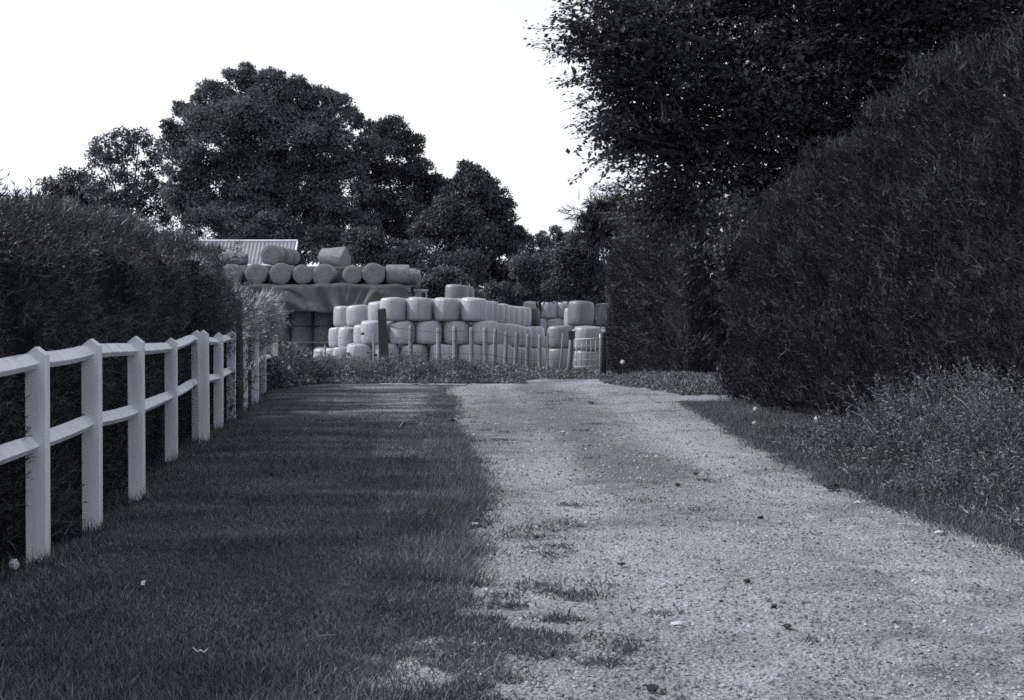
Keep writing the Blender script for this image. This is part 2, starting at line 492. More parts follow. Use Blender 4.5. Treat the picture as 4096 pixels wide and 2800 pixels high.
yl = np.concatenate([np.arange(1, 10, .06), np.arange(10, 33, .12)])
strip('lawn', lambda y: fence_x(y) - .25, lambda y: road_l(y) - .12 + edge_n(y), yl, 60, .0, M['lawn'],
      lambda x, y: .02 * (fbm(x * 2.5, y * 2.5, 81, 3) - .5), 'bare', bare)['label'] = 'shaded mown lawn beside the lane'
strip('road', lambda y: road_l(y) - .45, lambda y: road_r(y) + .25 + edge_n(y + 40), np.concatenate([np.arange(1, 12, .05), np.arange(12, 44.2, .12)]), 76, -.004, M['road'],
      road_z, 'dirt_and_shade', dirt_and_shade)['label'] = 'pale stony farm lane'
strip('verge', lambda y: road_r(y) - .02 + edge_n(y + 40) * .5, lambda y: road_r(y) * 0 + 6.5, np.concatenate([np.arange(1, 23.1, .12)]), 30, .004, M['lawn'],
      None, 'bare', lambda x, y: x * 0)['label'] = 'grassy verge under the tall hedge'
sdv = strip('side_drive', lambda y: 2.35 + 0 * y, lambda y: 8 + 0 * y, np.arange(23.1, 25.0, .1), 50, .008, M['road'], road_z, 'dirt_and_shade', lambda x, y: .15 + 0 * x)
sdv['label'] = 'gravel drive turning off between the tall hedges'
strip('cross_track', lambda y: -2.9 + 0 * y, lambda y: -1.0 + 0 * y, np.arange(29.9, 31.4, .1), 20, .014, M['road'], road_z, 'dirt_and_shade', lambda x, y: .1 + 0 * x)['label'] = 'thin pale track at the end of the lawn'


# ------------------------------------------------------------------ hedges
def hedge(name, label, cat, pts, nx_sign, hfun, thick, n, T, size, m, bumpa=.18, col_sp=1.2, end=True, up=.55, core=.32, ztop_soft=.25, inward=.28, group=None, start_end=True, overhang=0., holes=.45, topn=.10):
    pts = np.array(pts, float); seg = np.diff(pts, axis=0); ln = np.linalg.norm(seg, axis=1); cum = np.concatenate([[0], np.cumsum(ln)])
    Lt = cum[-1]
    o0 = pts[0]
    root = empty(name, (o0[0], o0[1], float(H(*o0))), label, cat, group)
    def at(u):
        k = np.clip(np.searchsorted(cum, u, 'right') - 1, 0, len(ln) - 1)
        t = (u - cum[k]) / ln[k]; p = pts[k] + seg[k] * t[:, None]; d = seg[k] / ln[k][:, None]
        nrm = np.stack([d[:, 1], -d[:, 0]], 1) * nx_sign
        return p, d, nrm
    hm = hfun(np.linspace(0, Lt, 20)).mean()
    aF, aT, aE = Lt * hm, Lt * thick * .8, thick * hm
    ends = ([0] if start_end else []) + ([1] if end else [])
    tot = aF + aT + aE * len(ends)
    Ps, Ds, Ns = [], [], []
    # front
    k = int(n * aF / tot); u = rng.random(k) * Lt; p, d, nr = at(u); h = hfun(u); v = rng.random(k) ** .9
    b = bumpa * (fbm(u * .9, v * h * .9, 5, 3) - .45) * 2 + bumpa * .5 * np.abs(np.sin(u / col_sp * math.pi)) - .08
    b = b - .25 * bumpa * sstep(.10, 0, v) - ztop_soft * sstep(.86, 1, v) ** 2
    b = b - inward * rng.random(k) ** 2 + overhang * sstep(.45, .75, v)
    P = np.concatenate([p + nr * b[:, None], (v * h)[:, None]], 1); out = np.concatenate([nr, np.zeros((k, 1))], 1)
    Ps.append(P); Ds.append(out); Ns.append(out)
    # top
    k = int(n * aT / tot); u = rng.random(k) * Lt; p, d, nr = at(u); h = hfun(u); w = rng.random(k) * thick
    zz = h + topn * (fbm(u * 1.2, w * 1.2, 9, 3) - .5) * 2 - .12 * rng.random(k)
    P = np.concatenate([p - nr * w[:, None] , zz[:, None]], 1); out = np.tile([0, 0, 1.], (k, 1)) + np.concatenate([nr * .3, np.zeros((k, 1))], 1)
    Ps.append(P); Ds.append(out); Ns.append(out)
    for e in ends:
        k = int(n * aE / tot); u = np.full(k, Lt if e else 0.); p, d, nr = at(np.clip(u, 1e-6, Lt - 1e-6)); h = hfun(u)
        w = rng.random(k) * (thick + .3) - .3; v = rng.random(k); sg = 1 if e else -1
        b = bumpa * (fbm(w * 1.1, v * h * 1.1, 13, 3) - .45) * 2 - inward * rng.random(k) ** 2 - ztop_soft * sstep(.86, 1, v) ** 2
        b = b - .5 * np.maximum(0, -w) * 1.5
        P = np.concatenate([p - nr * w[:, None] + d * (sg * b)[:, None], (v * h)[:, None]], 1)
        out = np.concatenate([d * sg, np.zeros((k, 1))], 1)
        Ps.append(P); Ds.append(out); Ns.append(out)
    P = np.concatenate(Ps); O = np.concatenate(Ds)
    hn = fbm(P[:, 1] * 2.6 + P[:, 0] * 1.7, P[:, 2] * 2.4, 17, 3)
    kp = (rng.random(len(P)) > holes * sstep(.5, .34, hn) * 2) ; P = P[kp]; O = O[kp]; hn = hn[kp]
    P = P - O * (.22 * sstep(.5, .3, hn) * min(1, inward / .28))[:, None] + O * (.34 * bumpa * sstep(.55, .7, hn))[:, None]
    P[:, 2] += H(P[:, 0], P[:, 1])
    q = len(P)
    D = norm(O * .55 + np.array([0, 0, up]) + rng.normal(size=(q, 3)) * .42)
    Nn = norm(O * .7 + rng.normal(size=(q, 3)) * .6)
    sz = size * (.35 + 1.0 * rng.random(q) ** 1.5)
    Vv, Ff = scatter(T, P - np.array(root.location), D, Nn, sz)
    f = link('foliage', mesh_np(name + '_foliage', Vv, Ff), m, root); f['kind'] = 'stuff'
    # solid core for the woody inside, added to block light through the foliage
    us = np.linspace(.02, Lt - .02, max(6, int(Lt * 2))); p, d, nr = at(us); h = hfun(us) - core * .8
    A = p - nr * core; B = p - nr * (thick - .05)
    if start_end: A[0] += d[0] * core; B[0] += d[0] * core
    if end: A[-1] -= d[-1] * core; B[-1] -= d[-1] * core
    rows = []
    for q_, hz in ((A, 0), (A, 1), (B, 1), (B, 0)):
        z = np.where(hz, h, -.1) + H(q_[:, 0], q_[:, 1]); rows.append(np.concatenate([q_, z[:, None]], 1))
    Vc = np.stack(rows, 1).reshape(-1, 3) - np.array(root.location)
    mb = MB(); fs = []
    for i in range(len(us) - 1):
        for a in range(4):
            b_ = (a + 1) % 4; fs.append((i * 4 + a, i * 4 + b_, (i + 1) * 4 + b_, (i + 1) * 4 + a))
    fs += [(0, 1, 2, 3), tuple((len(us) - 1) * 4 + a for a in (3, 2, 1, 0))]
    mb.add(Vc, fs); mb.build('light_block_core', M['core'], root)
    return root


yy = np.array([4.5, 6, 7.77, 8.98, 10.43, 13.45, 15.4, 17.5, 20.2])
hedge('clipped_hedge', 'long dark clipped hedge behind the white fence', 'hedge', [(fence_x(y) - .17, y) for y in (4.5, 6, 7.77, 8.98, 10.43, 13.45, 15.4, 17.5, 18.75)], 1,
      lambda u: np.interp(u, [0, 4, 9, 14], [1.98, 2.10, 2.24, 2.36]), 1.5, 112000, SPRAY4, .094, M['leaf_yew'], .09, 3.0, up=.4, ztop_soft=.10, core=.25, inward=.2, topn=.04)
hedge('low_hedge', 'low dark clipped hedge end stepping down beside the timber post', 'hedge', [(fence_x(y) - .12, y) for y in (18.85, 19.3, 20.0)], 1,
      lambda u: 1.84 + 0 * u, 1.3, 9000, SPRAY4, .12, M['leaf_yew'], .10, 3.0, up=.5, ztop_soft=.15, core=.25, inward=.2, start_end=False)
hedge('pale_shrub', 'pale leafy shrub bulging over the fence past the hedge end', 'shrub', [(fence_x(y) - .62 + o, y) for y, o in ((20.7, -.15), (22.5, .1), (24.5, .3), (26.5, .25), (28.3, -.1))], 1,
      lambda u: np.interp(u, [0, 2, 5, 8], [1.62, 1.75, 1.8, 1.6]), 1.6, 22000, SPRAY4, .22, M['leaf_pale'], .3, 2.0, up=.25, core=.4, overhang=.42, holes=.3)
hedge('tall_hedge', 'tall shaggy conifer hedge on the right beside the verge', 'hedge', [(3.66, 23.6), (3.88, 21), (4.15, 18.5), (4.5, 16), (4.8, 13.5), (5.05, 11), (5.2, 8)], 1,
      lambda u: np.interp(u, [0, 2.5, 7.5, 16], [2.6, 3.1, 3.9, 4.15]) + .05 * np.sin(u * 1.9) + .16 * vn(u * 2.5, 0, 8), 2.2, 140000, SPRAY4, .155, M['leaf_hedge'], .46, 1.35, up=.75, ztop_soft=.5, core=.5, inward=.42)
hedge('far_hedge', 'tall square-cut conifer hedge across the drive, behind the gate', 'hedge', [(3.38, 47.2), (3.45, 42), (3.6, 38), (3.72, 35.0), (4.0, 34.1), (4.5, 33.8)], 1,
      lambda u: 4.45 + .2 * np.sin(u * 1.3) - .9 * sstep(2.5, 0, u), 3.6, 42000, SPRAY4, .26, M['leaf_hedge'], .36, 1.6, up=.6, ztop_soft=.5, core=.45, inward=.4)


# ------------------------------------------------------------------ trees and bushes
DENS = 3.2
CD = 1.75


def leafball(blobs, per_m2, lsize, T, clump=.38, sq=.85, fill=.25, upb=.25):
    per_m2 = per_m2 * DENS
    Ps, Os = [], []
    for (cx, cy, cz, r) in blobs:
        nc = max(6, int(4 * math.pi * r * r * per_m2 / 30))
        d = rdir(nc); rr = r * (.72 + .36 * rng.random(nc))
        inner = rng.random(nc) < fill; rr = np.where(inner, r * .75 * rng.random(nc) ** .5, rr)
        c = np.array([cx, cy, cz]) + d * rr[:, None] * np.array([1, 1, sq])
        m = 30
        off = rng.normal(size=(nc, m, 3)) * clump * (.6 + .6 * rng.random((nc, 1, 1)))
        off[..., 2] *= .65
        P = (c[:, None] + off).reshape(-1, 3); O = np.repeat(d, m, 0)
        Ps.append(P); Os.append(O)
    P = np.concatenate(Ps); O = np.concatenate(Os); n = len(P)
    D = norm(O * .25 + rng.normal(size=(n, 3)) * .7 + np.array([0, 0, -.15]))
    N = norm(O * .9 + rng.normal(size=(n, 3)) * .45 + np.array([0, 0, upb]))
    return scatter(T, P, D, N, lsize * (.6 + .7 * rng.random(n)))


def crown(blobs, dens, ls, T, nsub=22, sub=.36, frac=1.0):
    B = np.array(blobs); Ps, Os = [], []
    for (cx, cy, cz, r) in blobs:
        d = rdir(nsub); c = np.array([cx, cy, cz]) + d * r * (.62 + .36 * rng.random((nsub, 1))); rs = r * sub * (.35 + 1.15 * rng.random(nsub) ** 1.3)
        c = np.concatenate([c, [[cx, cy, cz]]]); rs = np.append(rs, r * .8)
        for p, q in zip(c, rs):
            inside = (np.linalg.norm(B[:, :3] - p, axis=1) < B[:, 3] * .5).sum()
            if inside > 1: continue
            n = int(dens * 4 * math.pi * q * q * rng.uniform(.75, 1.2)) + 8
            o = rdir(n); o[:, 2] = np.where(o[:, 2] < -.35, -o[:, 2], o[:, 2])
            rr = q * (1 - .35 * rng.random(n) ** 2 + .25 * rng.random(n) ** 5) * (.75 + .5 * fbm(o[:, 0] * 2.2 + p[0], o[:, 2] * 2.2 + o[:, 1] * 2.2 + p[2], 5, 2))
            Ps.append(p + o * rr[:, None] * np.array([1, 1, .85])); Os.append(o)
    P = np.concatenate(Ps); O = np.concatenate(Os); n = len(P)
    D = norm(O * .3 + rng.normal(size=(n, 3)) * .7 + np.array([0, 0, -.15]))
    N = norm(O * 1.0 + rng.normal(size=(n, 3)) * .5 + np.array([0, 0, .25]))
    return scatter(T, P, D, N, ls * (.6 + .7 * rng.random(n)))


def tree(name, label, blobs, per, ls, m, trunk_r=.35, T=TRI, clump=.38, cat='tree', group=None, fill=.4, foot=None, part='crown'):
    b = np.array(blobs); bx = (b[:, 0] * b[:, 3]).sum() / b[:, 3].sum(); by = b[:, 1].mean()
    if foot: bx, by = foot
    z0 = float(H(bx, by)); root = empty(name, (bx, by, z0), label, cat, group)
    o = np.array([bx, by, z0])
    if trunk_r:
        mb = MB(); top = (b[:, 2].max() - z0) * .62
        mb.tube([(0, 0, -.2), (.05, 0, top * .25), (-.05, .1, top * .5), (.1, 0, top * .8), (.05, .05, top)], [trunk_r * 1.25, trunk_r, trunk_r * .8, trunk_r * .5, trunk_r * .2], 10)
        for q in blobs:
            t = np.array(q[:3]) - o; s = np.array([0, 0, min(max(t[2] * .55, top * .2), top * .8)])
            mid = (s + t) / 2 + np.array([0, 0, .1 * np.linalg.norm(t - s)])
            mb.tube([s, mid, t], [trunk_r * .35, trunk_r * .2, .03], 5)
        mb.build('trunk', M['bark'], root, True)
    V, Fc = leafball(blobs, per, ls, T, clump, fill=fill) if T is SPRAY7 or ls < .1 else crown(blobs, per * CD * (.2 / ls) ** 2, ls, T)
    f = link(part, mesh_np(name + '_crown', V - o, Fc), m, root); f['kind'] = 'stuff'
    return root


def blobs_from(conv, lst, d, jit=.5):
    out = []
    for (X, Y, r) in lst:
        sx, sy = conv(X, Y); sx2, _ = conv(X + r, Y)
        R = abs(sx2 - sx) / F * d
        dd = d + rng.uniform(-1, 1) * R * jit
        x, y, z = px(sx, sy, dd); out.append((x, y, z, R))
    return out


tree('broadleaf_tree', 'huge domed tree rising above the straw stack',
     blobs_from(r4, [(800, 165, 75), (930, 190, 95), (1050, 220, 95), (1180, 280, 95), (680, 250, 90), (590, 330, 85), (1290, 280, 70), (1360, 340, 60), (900, 350, 190), (700, 470, 180),
                     (1100, 450, 190), (1300, 500, 130), (540, 560, 110), (490, 430, 60), (650, 680, 170), (880, 650, 190), (1130, 680, 170), (1330, 660, 130), (800, 850, 140), (560, 740, 110),
                     (1000, 880, 130), (1200, 900, 110), (1360, 880, 120), (1420, 480, 70), (760, 300, 120), (850, 110, 40), (990, 150, 45), (1110, 190, 40), (1260, 240, 35), (610, 240, 40), (520, 300, 40), (455, 380, 35), (1000, 330, 120), (1200, 400, 110), (1250, 800, 130), (900, 780, 140)], 108), 40, .23, M['leaf_tree'], .5, clump=.40)
tree('broadleaf_tree', 'dark tree leaning from the right shoulder of the huge domed tree',
     blobs_from(r4, [(1580, 410, 75), (1480, 420, 70), (1650, 480, 70), (1520, 540, 110), (1660, 600, 80), (1420, 600, 90), (1560, 700, 130), (1700, 690, 60), (1460, 800, 120), (1650, 820, 110), (1540, 930, 120), (1740, 800, 90), (1790, 690, 60), (1750, 640, 45)], 112),
     40, .23, M['leaf_tree_b'], .35, clump=.40)
tree('broadleaf_tree', 'rounded dark tree standing alone at the right end of the tree group',
     blobs_from(r4, [(1935, 625, 70), (2010, 680, 80), (1880, 700, 80), (2070, 770, 75), (1960, 790, 120), (1840, 800, 100), (2095, 870, 65), (1980, 920, 120), (1850, 940, 120), (2110, 960, 70), (1740, 880, 90), (2170, 900, 42)], 98),
     46, .22, M['leaf_tree_b'], .35, clump=.36)
tree('broadleaf_tree', 'thin see-through tree left of the huge domed tree',
     blobs_from(r4, [(125, 480, 65), (230, 445, 55), (320, 455, 60), (400, 490, 55), (140, 570, 80), (260, 560, 80), (380, 590, 70), (200, 680, 90), (330, 700, 90), (100, 690, 70), (420, 720, 90), (270, 790, 90), (150, 800, 90), (400, 830, 90)], 114),
     16, .27, M['leaf_tree'], .3, clump=.45, fill=.1)
tree('broadleaf_tree', 'low scrubby tree at the far left above the clipped hedge',
     blobs_from(rd, [(165, 425, 40), (120, 440, 32), (205, 450, 45), (75, 470, 40), (160, 480, 50), (240, 490, 45)], 118), 26, .26, M['leaf_tree_b'], .25)
tree('bush', 'dark thicket low behind the barn roof', blobs_from(rd, [(470, 540, 60), (560, 555, 65), (650, 560, 65), (740, 575, 60)], 104), 30, .22, M['leaf_tree_b'], .15, cat='bush', part='foliage')
tree('bush', 'dark thicket right of the straw stack under the trees', blobs_from(rd, [(830, 590, 60), (900, 600, 60), (970, 610, 65), (1000, 660, 50), (1050, 630, 60)], 88), 36, .19, M['leaf_tree_b'], .15, cat='bush', part='foliage')
tree('bush', 'dark thicket closing the gap under the rounded dark tree', blobs_from(rd, [(1070, 600, 55), (1130, 590, 55), (1190, 620, 50), (1160, 560, 35), (1110, 650, 45), (1200, 660, 45), (1250, 640, 45)], 104), 34, .22, M['leaf_tree_b'], .15, cat='bush', part='foliage')
tree('bush', 'dark distant scrub along the field edge behind all the bales', blobs_from(rd, [(X, 712, 42) for X in range(860, 1480, 40)] + [(X, 680, 32) for X in range(1150, 1440, 40)], 125, .3), 30, .28, M['leaf_tree_b'], 0, cat='bush', part='foliage')
tree('bush', 'grey leafy bush just right of the tarpaulin', blobs_from(rd, [(985, 650, 35), (1010, 630, 32), (960, 672, 30), (1040, 660, 30), (1080, 690, 35)], 80), 36, .16, M['leaf_bush'], .1, cat='bush', part='foliage')
tree('bush', 'pale round bush behind the white bales', blobs_from(rd, [(1130, 665, 32), (1160, 680, 30), (1105, 690, 30), (1140, 700, 40)], 84), 36, .16, M['leaf_bush'], .1, cat='bush', part='foliage')
tree('bush', 'feathery mid-grey bush below the gap of sky', blobs_from(rd, [(1225, 610, 34), (1255, 590, 26), (1205, 645, 38), (1250, 650, 42), (1180, 600, 30)], 82), 40, .16, M['leaf_bush'], .12, cat='bush', part='foliage')
tree('broadleaf_tree', 'small distant tree at the bottom of the gap of sky', blobs_from(rd, [(1262, 530, 16), (1230, 545, 18), (1285, 545, 22), (1200, 555, 18), (1250, 570, 34), (1300, 570, 36), (1270, 610, 40), (1215, 590, 34), (1320, 610, 40)], 100), 30, .2, M['leaf_tree'], .18)
tree('bush', 'dark bush closing the view behind the big grey bale', blobs_from(rd, [(1380, 650, 45), (1410, 620, 45), (1360, 690, 35), (1350, 650, 35)], 92), 46, .2, M['leaf_tree_b'], .12, cat='bush', part='foliage')
tree('bush', 'dark bush filling the corner beside the far hedge', blobs_from(rd, [(1330, 560, 42), (1310, 610, 50), (1345, 640, 48), (1290, 650, 45), (1290, 585, 30)], 66), 46, .14, M['leaf_tree_b'], .12, cat='bush', part='foliage')
# conifer with flat, pointed boughs
cb = blobs_from(rd, [(1345, 490, 30), (1385, 480, 36), (1370, 520, 40), (1410, 510, 45), (1400, 470, 22)], 56)
cz = tree('conifer_tree', 'small conifer with flat boughs poking above the far hedge', cb, 30, .5, M['leaf_hedge'], .15, T=SPRAY7, clump=.25)

# overhanging beech: boughs built twig by twig
BE = [(1.36, 24.7, 6.3, .5), (2.0, 24.9, 4.6, .5), (1.9, 24.8, 5.5, .4), (2.0, 24.8, 6.6, 1.0), (2.6, 25.2, 5.7, 1.25), (2.3, 25.5, 4.9, .75), (3.4, 26.0, 4.6, 1.3), (4.6, 25.8, 5.4, 1.9), (3.6, 26.5, 7.3, 1.9), (6.2, 26.5, 6.4, 2.3), (5.3, 27, 8.6, 2.4),
      (8.0, 27, 7.6, 2.6), (9.5, 26, 6.4, 2.4), (4.6, 26.2, 3.7, 1.3), (6.0, 26, 4.4, 1.5), (3.0, 27, 3.6, 1.0), (7.4, 29, 10, 2.8), (10.5, 27, 9, 2.6), (3.5, 27.5, 9.4, 1.8), (7.6, 25.8, 5.2, 1.6)]
FOOT = np.array([7.8, 28.5, 0.0]); FOOT[2] = float(H(7.8, 28.5))
broot = empty('beech_tree', FOOT, 'great dark beech whose boughs hang over the lane from the right', 'tree')
mb = MB()
mb.tube([(0, 0, -.3), (.1, 0, 1.5), (-.1, .1, 4), (0, 0, 7), (.2, .1, 10)], [.55, .42, .36, .26, .1], 12)
tw = []; lv = []
for (cx, cy, cz_, r) in BE:
    c = np.array([cx, cy, cz_]) - FOOT
    s = np.array([0, 0, np.clip(c[2] * .75, 2.0, 8.5)])
    mid = (s + c) / 2 + np.array([0, 0, .35])
    mb.tube([s, mid, c], [.13, .09, .03], 6)
    nt_ = int(30 * r * r) + 14
    hd = norm(np.array([c[0], c[1], 0]))
    dirs = norm(rng.normal(size=(nt_, 3)) * np.array([1, 1, .75]) + hd * .75)
    for d in dirs:
        d = np.array([d[0], d[1], d[2] * .55 - .05]); d = d / np.linalg.norm(d)
        L = rng.uniform(.7, 1.25)
        st = c + d * max(r * rng.uniform(.55, 1.0) - L * .55, 0) + np.array([0, 0, 1]) * rng.normal() * r * .38
        sidev = norm(np.cross(d, [0, 0, 1.])); nseg = 5
        pts = [st + d * L * k / nseg + np.array([0, 0, -.10 * (k / nseg) ** 2 * L]) for k in range(nseg + 1)]
        tw.append(pts)
        stems = [(pts[0], pts[-1])]
        for k in range(1, nseg):
            for sg in (-1, 1):
                if rng.random() < .8:
                    e = pts[k] + (d * .8 + sidev * sg * .7 + np.array([0, 0, rng.normal() * .12])) * L * .42 * (1 - .5 * k / nseg)
                    stems.append((pts[k], e))
        for a, e in stems:
            ll = np.linalg.norm(e - a); k = max(3, int(ll / .06)); t = np.linspace(.12, 1, k)
            P = a + (e - a) * t[:, None]; ax = (e - a) / ll
            sd_ = norm(np.cross(ax, [0, 0, 1.])); alt = np.where(np.arange(k) % 2, 1., -1.)
            D = ax * .75 + sd_ * alt[:, None] * .75 + rng.normal(size=(k, 3)) * .2 + np.array([0, 0, -.12])
            lv.append((P, D))
mb.build('trunk', M['bark'], broot, True)
tb = MB()
for p in tw: tb.tube([p[0], p[2], p[-1]], [.011, .008, .003], 3, False)
tb.build('twigs', M['bark'], broot)['kind'] = 'stuff'
P = np.concatenate([a for a, _ in lv]); D = np.concatenate([b for _, b in lv]); n = len(P)
print('beech leaves', n)
V1 = scatter(LEAF, P, D, np.array([0, 0, 1.]) + rng.normal(size=(n, 3)) * .38, .085 * (.65 + .6 * rng.random(n)))
lb = [(a - FOOT[0], b - FOOT[1] + .4, c - FOOT[2], r * .72) for a, b, c, r in BE]
V2 = leafball(lb, 100, .125, LEAF, .27, fill=.6)
V, Fc = join([V1, V2])
link('crown', mesh_np('beech_crown', V, Fc), M['leaf_beech'], broot)['kind'] = 'stuff'
sp = blobs_from(rd, [(1665, 470, 45), (1640, 560, 34), (1665, 610, 30), (1690, 530, 45)], 23.6, .3)
tree('beech_sapling', 'broad-leaved shoots hanging over the end of the tall right hedge', sp, 150, .085, M['leaf_beech'], .04, clump=.22, cat='tree', foot=(4.6, 24.1))


# ------------------------------------------------------------------ white fence
post_y = [(6.3, 1.17, 0), (7.77, 1.165, 0), (8.98, 1.195, 0), (10.43, 1.195, 0), (13.45, 1.155, 0), (15.6, 1.21, 0), (15.2, 1.2, .12), (17.5, 1.175, 0), (18.75, 1.19, 0), (20.8, 1.17, 0), (23.0, 1.17, 0), (26.0, 1.17, 0), (28.0, 1.13, 0), (29.7, 1.11, 0)]
fr = empty('white_fence', (float(fence_x(10.43)), 10.43, 0), 'white painted two-rail wooden fence along the clipped hedge', 'fence')
fo = Vector(fr.location)


def white_post(x, y, h, lean=0):
    z0 = float(H(x - .1, y)) - .1; hw, hd = .056, .042
    mb = MB(); zt = h + float(H(x + .05, y)) - z0
    V = []
    for z in (0, zt - .045):
        for a, b in ((-1, -1), (1, -1), (1, 1), (-1, 1)): V.append((a * hw + lean * z, b * hd, z))
    V += [(0 + lean * zt, -hd, zt), (0 + lean * zt, hd, zt)]
    mb.add(V, [(3, 2, 1, 0), (0, 1, 5, 8, 4), (2, 3, 7, 9, 6), (1, 2, 6, 5), (3, 0, 4, 7), (4, 8, 9, 7), (8, 5, 6, 9)])
    o = mb.build('post', M['paint'], fr, loc=(x - .056 - fo.x, y - fo.y, z0 - fo.z)); bevel(o, .004)
    dx = float(fence_x(y + .5) - fence_x(y - .5)); o.rotation_euler = (0, 0, -math.atan(dx) * .6)
    return o


for y, h, off in post_y: white_post(float(fence_x(y)) + off, y, h, lean=-.03 if y == 29.7 else rng.uniform(-.006, .006))


def rail(y0, y1, z0, z1, x0=None, x1=None):
    x0 = float(fence_x(y0)) - .075 if x0 is None else x0; x1 = float(fence_x(y1)) - .075 if x1 is None else x1
    mb = MB(); n = 7; V = []; Fs = []
    sag = rng.uniform(-.014, .006)
    for i in range(n):
        t = i / (n - 1); x = x0 + (x1 - x0) * t; y = y0 + (y1 - y0) * t; z = z0 + (z1 - z0) * t + sag * math.sin(math.pi * t)
        s = .052 if 0 < i < n - 1 else .046
        for a, b in ((-.25, 1.0), (1.0, -.12), (.55, -.72), (-.75, -.8), (-.95, .5)): V.append((x + a * s - fo.x, y - fo.y, z + b * s - fo.z))
    for i in range(n - 1):
        for k in range(5):
            Fs.append((i * 5 + k, (i + 1) * 5 + k, (i + 1) * 5 + (k + 1) % 5, i * 5 + (k + 1) % 5))
    Fs += [tuple(range(5)), tuple(range((n - 1) * 5 + 4, (n - 1) * 5 - 1, -1))]
    mb.add(V, Fs); bevel(mb.build('rail', M['paint'], fr), .003)


seq = [6.3, 7.77, 8.98, 10.43, 13.45, 15.2, 17.5, 18.75, 20.8, 23.0, 26.0, 28.0, 29.7]
zt = [1.06, 1.085, 1.11, 1.095, 1.06, 1.12, 1.06, 1.09, 1.08, 1.09, 1.1, 1.06, 1.02]
zm = [.60, .635, .67, .65, .60, .64, .62, .66, .60, .63, .66, .63, .55]
for i in range(len(seq) - 1):
    rail(seq[i], seq[i + 1], zt[i], zt[i + 1]); rail(seq[i], seq[i + 1], zm[i], zm[i + 1])
rail(3.4, 6.3, 1.06, 1.06); rail(3.4, 6.3, .58, .60)

mb = MB(); mb.tube([(0, 0, -.3), (.0, 0, .8), (-.01, 0, 1.57), (-.01, 0, 1.6)], [.055, .052, .048, .03], 9)
x, y, _ = px(958, 1672, 19.3)
o = mb.build('timber_post', M['dark_timber'], smooth=True, loc=(x, y, float(H(x, y))))
tag(o, 'tall dark round timber post at the end of the clipped hedge', 'post'); bevel(o, .004)


# ------------------------------------------------------------------ bales
def lathe_bale(seed, r=.6, h=1.04, n=30):
    g = np.random.default_rng(seed)
    prof = [(0, 0), (.52, .005), (.82, .02), (.93, .06), (.975, .14), (1.0, .3), (1.01, .5), (1.0, .7), (.975, .86), (.935, .94), (.83, .985), (.5, 1.01), (0, 1.015)]
    V = []; Fs = []; ph = g.random(4) * 6.28
    for i, (pr, pz) in enumerate(prof[1:-1]):
        for k in range(n):
            a = 2 * math.pi * k / n
            w = 1 + .018 * math.sin(2 * a + ph[0]) + .012 * math.sin(3 * a + ph[1] + pz * 2) + .01 * math.sin(5 * a + ph[2])
            z = pz * h + .025 * math.sin(a + ph[3]) * pz
            V.append((pr * r * w * math.cos(a), pr * r * w * math.sin(a), z))
    m_ = len(prof) - 2
    for i in range(m_ - 1):
        for k in range(n): Fs.append((i * n + k, i * n + (k + 1) % n, (i + 1) * n + (k + 1) % n, (i + 1) * n + k))
    V += [(0, 0, 0), (0, 0, h * 1.015)]
    b, t = m_ * n, m_ * n + 1
    for k in range(n):
        Fs.append((b, (k + 1) % n, k)); Fs.append((t, (m_ - 1) * n + k, (m_ - 1) * n + (k + 1) % n))
    mb = MB(); mb.add(V, Fs); return mb.mesh('bale', True)


BALE = [lathe_bale(i) for i in range(7)]
for b in BALE: b.materials.append(M['film'])
GB = [lathe_bale(20 + i) for i in range(2)]
for b in GB: b.materials.append(M['film_grey'])
UB = [lathe_bale(50 + i) for i in range(3)]
for b in UB: b.materials.append(M['film_shaded'])
DB = lathe_bale(30); DB.materials.append(M['film_dark'])
SB = [lathe_bale(40 + i) for i in range(3)]
for b in SB: b.materials.append(M['straw_dark'])


def bale(cx, d, z, label, me=None, sc=1.0, name='wrapped_bale', cat='bale', group='wrapped bales stacked on end', hs=1.0, right_edge=False):
    sc = sc * rng.uniform(.95, 1.01); hs = hs * rng.uniform(.975, 1.0); x = (cx - 2048) / F * d - (.6 * sc if right_edge else 0)
    o = link(name, me or BALE[rng.integers(7)], None, loc=(x, d + rng.uniform(-.03, .03), z), rot=(rng.uniform(-.015, .015), rng.uniform(-.015, .015), rng.uniform(0, 6.28)))
    o.scale = (sc, sc, hs)
    return tag(o, label, cat, group)


ORD = ['first', 'second', 'third', 'fourth', 'fifth', 'sixth', 'seventh', 'eighth', 'ninth', 'tenth']
h0 = 1.025
for i, c in enumerate([1438, 1545, 1657, 1772, 1886, 1995]):
    bale(c, 62.8, -.70, 'white wrapped bale in the grass, bottom row of front stack, %s from left corner' % ORD[i])
for i, c in enumerate([1497, 1609, 1717, 1826, 1938]):
    bale(c, 62.9, -.70 + h0, 'white wrapped bale, middle row of the front stack, %s from its left corner' % ORD[i])
for i, c in enumerate([1573, 1680, 1787, 1895]):
    bale(c, 62.9, -.70 + 2 * h0, 'white wrapped bale, top row of the front stack, %s from its left corner' % ORD[i])
for r, cs in ((2, [1628, 1734, 1838]), (1, [1553, 1664, 1773, 1880]), (0, [1600, 1712, 1822, 1930])):
    for i, c in enumerate(cs):
        bale(c, 64.2, -.74 + r * h0, 'white wrapped bale glimpsed between front bales, %s row, second rank, %s from left' % (['bottom', 'middle', 'top'][r], ORD[i]))
